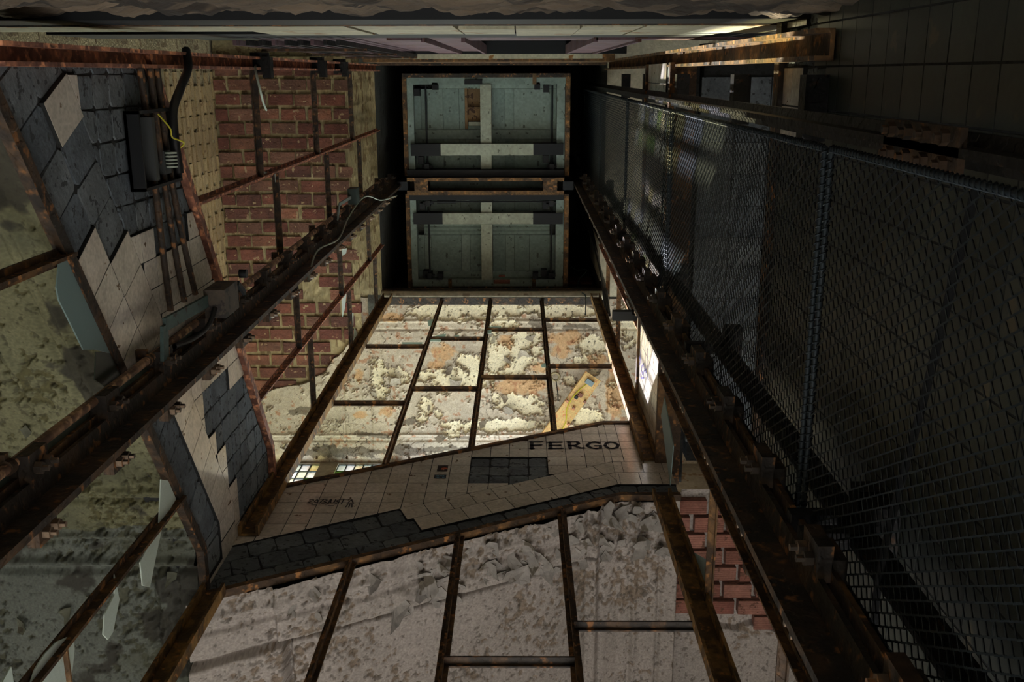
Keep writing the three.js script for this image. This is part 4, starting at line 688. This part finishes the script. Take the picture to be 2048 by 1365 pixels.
// ------------------------------------------------------------------ near side: landing wall above the hall with its doors, seen edge-on
{
  const Zn = 0.15;
  const rubbleMat = std({ map: greyTex([92, 80, 66], 0.6, 14, 0.7, [46, 40, 34], 0.55), bumpMap: fineBump, bumpScale: 0.012, roughness: 1 });
  const m = structure('wall_front', 'rough broken masonry edge above the hall at the top of the view', 'wall');
  part(m, 'rubble', reliefGeometry(260, 60, (u, v) => V(-1.9 + u * 3.8, 1.7 + v * 1.22, Zn + 0.035), (u, v) => 0.075 * (fbm(u * 26, v * 12, 4) - 0.45) + 0.025 * fbm(u * 90, v * 40, 3), () => V(0, 0, -1)), rubbleMat);
  part(m, 'backing', [box(WL, WR, 1.9, 5.0, Zn + 0.14, Zn + 0.3), box(WL, WR, 7.6, 9.3, Zn + 0.14, Zn + 0.3), box(WL, -0.27, 5.0, 7.6, Zn + 0.14, Zn + 0.3), box(0.33, 0.53, 5.0, 7.6, Zn + 0.14, Zn + 0.3), box(1.5, WR, 5.0, 7.6, Zn + 0.14, Zn + 0.3)], plasterDark);
  const sill = thing('landing_beam', 'black steel channel across the front of the shaft under the pale strip', 'beam');
  part(sill, 'channel', box(-1.9, 1.9, 2.94, 3.24, Zn - 0.003, Zn + 0.14), blackIron);
  part(sill, 'flange', box(-1.9, 1.9, 3.24, 3.27, Zn - 0.006, Zn + 0.14), rustDark);
  const st = thing('marble_facing', 'strip of broken pale marble pieces above the black channel', 'facing');
  for (const [a, b, y0, y1] of [[-1.9, -0.95, 3.30, 3.72], [-0.94, -0.56, 3.30, 4.02], [-0.55, -0.22, 3.30, 4.06], [-0.21, -0.02, 3.55, 4.0], [-0.015, 0.20, 3.5, 4.14], [0.205, 0.40, 3.42, 4.14], [0.405, 0.75, 3.34, 4.1], [0.755, 1.9, 3.3, 3.98]]) part(st, 'marble_piece', box(a, b, y0, y1, Zn - rr(0.0, 0.006), Zn + 0.05), marble);
  const bb = thing('landing_beam', 'upper black beam between the pale strip and the old doors', 'beam');
  part(bb, 'channel', box(-1.9, 1.9, 4.16, 4.62, Zn + 0.004, Zn + 0.14), blackIron);
  const d = thing('landing_door', 'old mauve painted landing door frame and panels above the beams', 'door');
  for (const [a, b, y0, y1, z] of [[-1.25, -0.62, 4.66, 7.6, 0.01], [-0.60, -0.44, 4.66, 7.6, -0.006], [-0.42, -0.26, 4.66, 7.6, 0.008], [0.34, 0.52, 4.66, 7.6, -0.006], [-0.26, 0.34, 4.66, 5.1, 0.006], [0.52, 1.5, 4.66, 4.95, 0.0]]) part(d, 'door_panel', box(a, b, y0, y1, Zn + z, Zn + 0.06), doorPaint);
  for (const [a, y0, y1] of [[-0.445, 4.66, 7.6], [-0.265, 4.66, 7.6], [0.33, 4.66, 7.6], [0.53, 4.7, 7.6]]) part(d, 'stile_moulding', box(a, a + 0.018, y0, y1, Zn - 0.014, Zn + 0.05), doorPaint);
  part(d, 'cross_rail', [box(-1.25, 0.78, 7.6, 7.7, Zn - 0.01, Zn + 0.1)], blackIron);
  const led = thing('stone_ledge', 'thin pale ledge running across the shaft front above the doors', 'ledge');
  part(led, 'ledge', box(-0.98, 0.62, 7.80, 7.84, 0.108, 0.28), marble);
  const rb = thing('landing_beam', 'rusty beam on the shaft front beside the lift car', 'beam');
  part(rb, 'channel', box(-1.25, 0.75, 8.2, 8.9, 0.09, 0.28), rust); part(rb, 'flange', box(-1.25, 0.75, 9.0, 9.2, 0.07, 0.28), rustDark);
  const fg = thing('folding_gate', 'folded lattice gate bars at the brick side of the doors', 'gate');
  for (let i = 0; i < 9; i++) part(fg, 'gate_bar', box(-1.22 + i * 0.055, -1.205 + i * 0.055, 4.4, 7.7, 0.118, 0.14), i % 3 ? steelDark : doorPaint);
  for (const y of [5.0, 6.2, 7.4]) part(fg, 'gate_rail', box(-1.25, -0.74, y, y + 0.04, 0.105, 0.118), rustDark);
  // clamps on the near corner post
  [[5.0, 'first'], [6.4, 'second'], [7.2, 'third']].forEach(([y, w], i) => solo('post_clamp', [box(-1.30, -1.22, y - 0.03, y + 0.03, 0.0, 0.10), box(-1.24, -1.20, y - 0.05, y + 0.01, -0.02, 0.08)], steelDark, `dark clamp on the rusty near post, ${w} counting from the hall`, 'clamp', 'clamps on the near post'));
  solo('post_wire', tube([V(-1.27, 4.95, 0.04), V(-1.22, 4.75, 0.01), V(-1.20, 4.72, -0.06), V(-1.22, 4.85, -0.13), V(-1.24, 4.98, -0.17)], 0.006, 20, 6), paleWire, 'curved pale wire hanging from the near post before the bricks', 'wire');
}

// ------------------------------------------------------------------ fittings
{
  // open switch box and conduits on the brick-side parapet
  const b = thing('switch_box', 'open black control box with loose yellow wires on the sloping parapet', 'box');
  const X = XL + 0.016;
  part(b, 'back_plate', box(X, X + 0.01, 3.29, 3.66, -0.375, -0.115), blackIron);
  part(b, 'side', [box(X, X + 0.05, 3.29, 3.30, -0.375, -0.115), box(X, X + 0.05, 3.65, 3.66, -0.375, -0.115), box(X, X + 0.05, 3.29, 3.66, -0.375, -0.365), box(X, X + 0.05, 3.29, 3.66, -0.125, -0.115)], blackIron);
  part(b, 'terminal_block', [box(X + 0.01, X + 0.05, 3.40, 3.43, -0.35, -0.14), box(X + 0.01, X + 0.04, 3.52, 3.58, -0.34, -0.26)], std({ color: 0x3a3d3c, roughness: 0.6 }));
  for (let i = 0; i < 5; i++) part(b, 'coil_turn', rod(V(X + 0.055, 3.545, -0.27 - i * 0.012), V(X + 0.055, 3.545, -0.264 - i * 0.012), 0.022, 10), paleWire);
  part(b, 'loose_wire', tube([V(X + 0.06, 3.44, -0.13), V(X + 0.09, 3.46, -0.18), V(X + 0.08, 3.50, -0.21), V(X + 0.10, 3.56, -0.235), V(X + 0.07, 3.57, -0.26)], 0.003, 24, 5), yellowWire);
  // conduits
  [[3.47, 'first'], [3.56, 'second'], [3.63, 'third']].forEach(([y, w], i) => {
    const c = thing('parapet_conduit', `dark conduit running down the sloping parapet tiles, ${w} from the hall floor`, 'pipe', 'conduits on the sloping parapet');
    part(c, 'pipe', tube([V(X + 0.025, y - 0.06, 0.02), V(X + 0.025, y - 0.03, -0.3), V(X + 0.025, y - 0.01 + i * 0.03, -0.6), V(X + 0.03, y + i * 0.06, -0.82)], 0.012, 20, 8), rustDark);
  });
  solo('armoured_cable', tube([V(-1.26, 3.9, 0.09), V(-1.24, 3.85, 0.03), V(-1.22, 3.68, -0.05), V(-1.22, 3.58, -0.13), V(-1.21, 3.56, -0.34)], 0.016, 24, 8), blackCable, 'thick black cable bending from the near post into the control box', 'cable');
  // limit switch on a teal bracket by the rail
  const s = thing('limit_switch', 'limit switch on a teal steel bracket beside the brick-side rail', 'switch');
  part(s, 'bracket', [bar(V(-1.19, 3.22, -0.81), V(-1.19, 4.02, -0.85), 0.045, 0.012, V(1, 0, 0)), bar(V(-1.19, 3.22, -0.81), V(-1.2, 3.22, -0.93), 0.05, 0.012, V(1, 0, 0)), bar(V(-1.19, 4.02, -0.84), V(-1.2, 4.04, -0.96), 0.05, 0.012, V(1, 0, 0))], std({ map: greyTex([64, 84, 80], 0.4, 12, 0.4, [48, 36, 28], 0.64), roughness: 0.7 }));
  part(s, 'switch_body', box(-1.20, -1.12, 3.68, 3.86, -0.90, -0.79), std({ map: greyTex([72, 62, 50], 0.4, 12, 0.4, [36, 30, 26], 0.6), roughness: 0.7 }));
  part(s, 'roller_arm', [bar(V(-1.12, 3.86, -0.80), V(-1.12, 3.95, -0.86), 0.02, 0.012, V(1, 0, 0)), rod(V(-1.135, 3.95, -0.78), V(-1.105, 3.95, -0.78), 0.018, 12)], blackIron);
  part(s, 'cable', tube([V(-1.16, 3.68, -0.86), V(-1.17, 3.62, -0.91), V(-1.19, 3.5, -0.93), V(-1.21, 3.35, -0.92)], 0.010, 20, 6), blackCable);
  // upper small switch with a thin grey wire sagging along the rail
  const s2 = thing('limit_switch', 'small upper limit switch high on the brick-side rail near the car', 'switch');
  part(s2, 'bracket', [bar(V(-1.19, 6.55, -0.83), V(-1.19, 7.1, -0.84), 0.02, 0.01, V(1, 0, 0)), bar(V(-1.19, 6.55, -0.83), V(-1.2, 6.5, -0.93), 0.025, 0.01, V(1, 0, 0))], std({ color: 0x6d7772, roughness: 0.6 }));
  part(s2, 'switch_body', box(-1.21, -1.15, 7.0, 7.14, -0.89, -0.78), std({ color: 0x24332f, roughness: 0.6 }));
  solo('slack_wire', tube([V(-1.10, 8.9, -1.05), V(-1.12, 8.0, -0.98), V(-1.15, 7.4, -0.88), V(-1.16, 6.7, -0.94), V(-1.14, 6.2, -1.0), V(-1.16, 5.6, -0.98), V(-1.13, 5.2, -1.06)], 0.005, 50, 5), paleWire, 'thin slack grey wire looping along the upper brick-side rail', 'wire');
}
{
  // bundle of black cables at the mesh-side wall by the car
  const cb = thing('cable_bundle', 'bundle of cut black cables hanging beside the lift car', 'cable');
  for (let i = 0; i < 4; i++) part(cb, 'cable', tube([V(0.60 + i * 0.015, 10.4, -1.25 - i * 0.03), V(0.66 + i * 0.01, 9.6, -1.45), V(0.70 + i * 0.01, 9.0, -1.62 - i * 0.03), V(0.70 + i * 0.012, 8.4, -1.72 - i * 0.02), V(0.70, 8.0 - i * 0.14, -1.86 + i * 0.01)], 0.009, 30, 6), blackCable);
  solo('loose_wire', tube([V(0.48, 10.0, -1.85), V(0.56, 9.8, -1.90), V(0.66, 9.7, -1.88), V(0.58, 9.6, -1.95), V(0.56, 9.3, -2.0), V(0.60, 9.0, -1.98), V(0.58, 8.6, -1.99), V(0.56, 8.3, -2.0)], 0.006, 50, 6), std({ color: 0x26403c, roughness: 0.5 }), 'looped dark green wire dangling below the car corner', 'wire');
  // stripped lamp board hanging from the ceiling
  const L = thing('lamp_batten', 'yellowed stripped lamp batten hanging askew under the peeling ceiling', 'lamp');
  const a = V(0.70, 9.13, -2.80), b = V(0.13, 9.05, -3.62), d = b.clone().sub(a).normalize(), u = V(0, 1, 0).cross(d).normalize(), v = d.clone().cross(u);
  part(L, 'board', sweep([[-0.085, -0.02], [0.085, -0.02], [0.085, 0.02], [0.078, 0.02], [0.078, -0.012], [-0.078, -0.012], [-0.078, 0.02], [-0.085, 0.02]], a, b, u, v), lampBoard);
  const at = (t, w, h) => a.clone().lerp(b, t).addScaledVector(u, w).addScaledVector(v, h), sgn = v.y > 0 ? -1 : 1;
  part(L, 'wire', tube([at(0.06, 0.0, 0.03 * sgn), at(0.22, 0.045, 0.035 * sgn), at(0.40, 0.03, 0.035 * sgn), at(0.50, -0.03, 0.035 * sgn), at(0.62, -0.05, 0.035 * sgn), at(0.8, 0.0, 0.035 * sgn)], 0.005, 40, 6), yellowWire, 'yellow wire along the batten');
  const q = (t, w, s, l) => bar(at(t, w - s / 2, 0.03 * sgn), at(t, w + s / 2, 0.03 * sgn), l, 0.03);
  part(L, 'lamp_socket', q(0.07, 0.0, 0.08, 0.05), std({ color: 0x6f8088, roughness: 0.5 })); part(L, 'terminal', q(0.22, 0.0, 0.04, 0.04), std({ color: 0x6a3a28, roughness: 0.6 })); part(L, 'terminal', q(0.26, 0.02, 0.03, 0.03), blackIron);
  for (const [t, w] of [[0.25, -0.075], [0.34, 0.075], [0.52, -0.075], [0.36, -0.02]]) part(L, 'rust_clip', q(t, w, 0.025, 0.02), rustPinkLit);
  part(L, 'screw_hole', nut(at(0.66, 0.02, 0.022 * sgn), v, 0.014, 0.006), blackIron);
  const rose = thing('ceiling_rose', 'round ceiling rose with a short black cord beside the lamp batten', 'fitting');
  part(rose, 'ring', metricUVkeep(new THREE.TorusGeometry(0.04, 0.012, 8, 24).rotateX(Math.PI / 2).translate(0.34, CE - 0.05, -2.83)), mortarTan);
  part(rose, 'cord', tube([V(0.345, CE - 0.05, -2.86), V(0.36, CE - 0.12, -2.97), V(0.365, CE - 0.14, -3.05)], 0.005, 10, 6), blackCable);
  // small black brackets by the violet tag
  const bk = thing('shelf_bracket', 'small black steel bracket projecting above the violet tag', 'bracket');
  part(bk, 'arm', box(0.58, XR, 6.06, 6.12, -1.50, -1.44), blackIron); part(bk, 'stay', box(0.70, XR, 6.06, 6.45, -1.46, -1.44), rustDark);
}

// ------------------------------------------------------------------ place every thing on its own base, lift the eye to standing height
scene.updateMatrixWorld(true);
for (const o of [...scene.children]) {
  if (o.isLight || o === sun.target) continue;
  const bb = new THREE.Box3().setFromObject(o), c = bb.getCenter(new THREE.Vector3()); c.y = bb.min.y;
  if (o.isMesh) o.geometry.translate(-c.x, -c.y, -c.z); else for (const k of o.children) k.position.sub(c);
  o.position.copy(c); o.position.y += LIFT;
  o.traverse((m) => { if (m.isMesh) { m.castShadow = true; m.receiveShadow = true; } });
}
renderer.render(scene, camera);
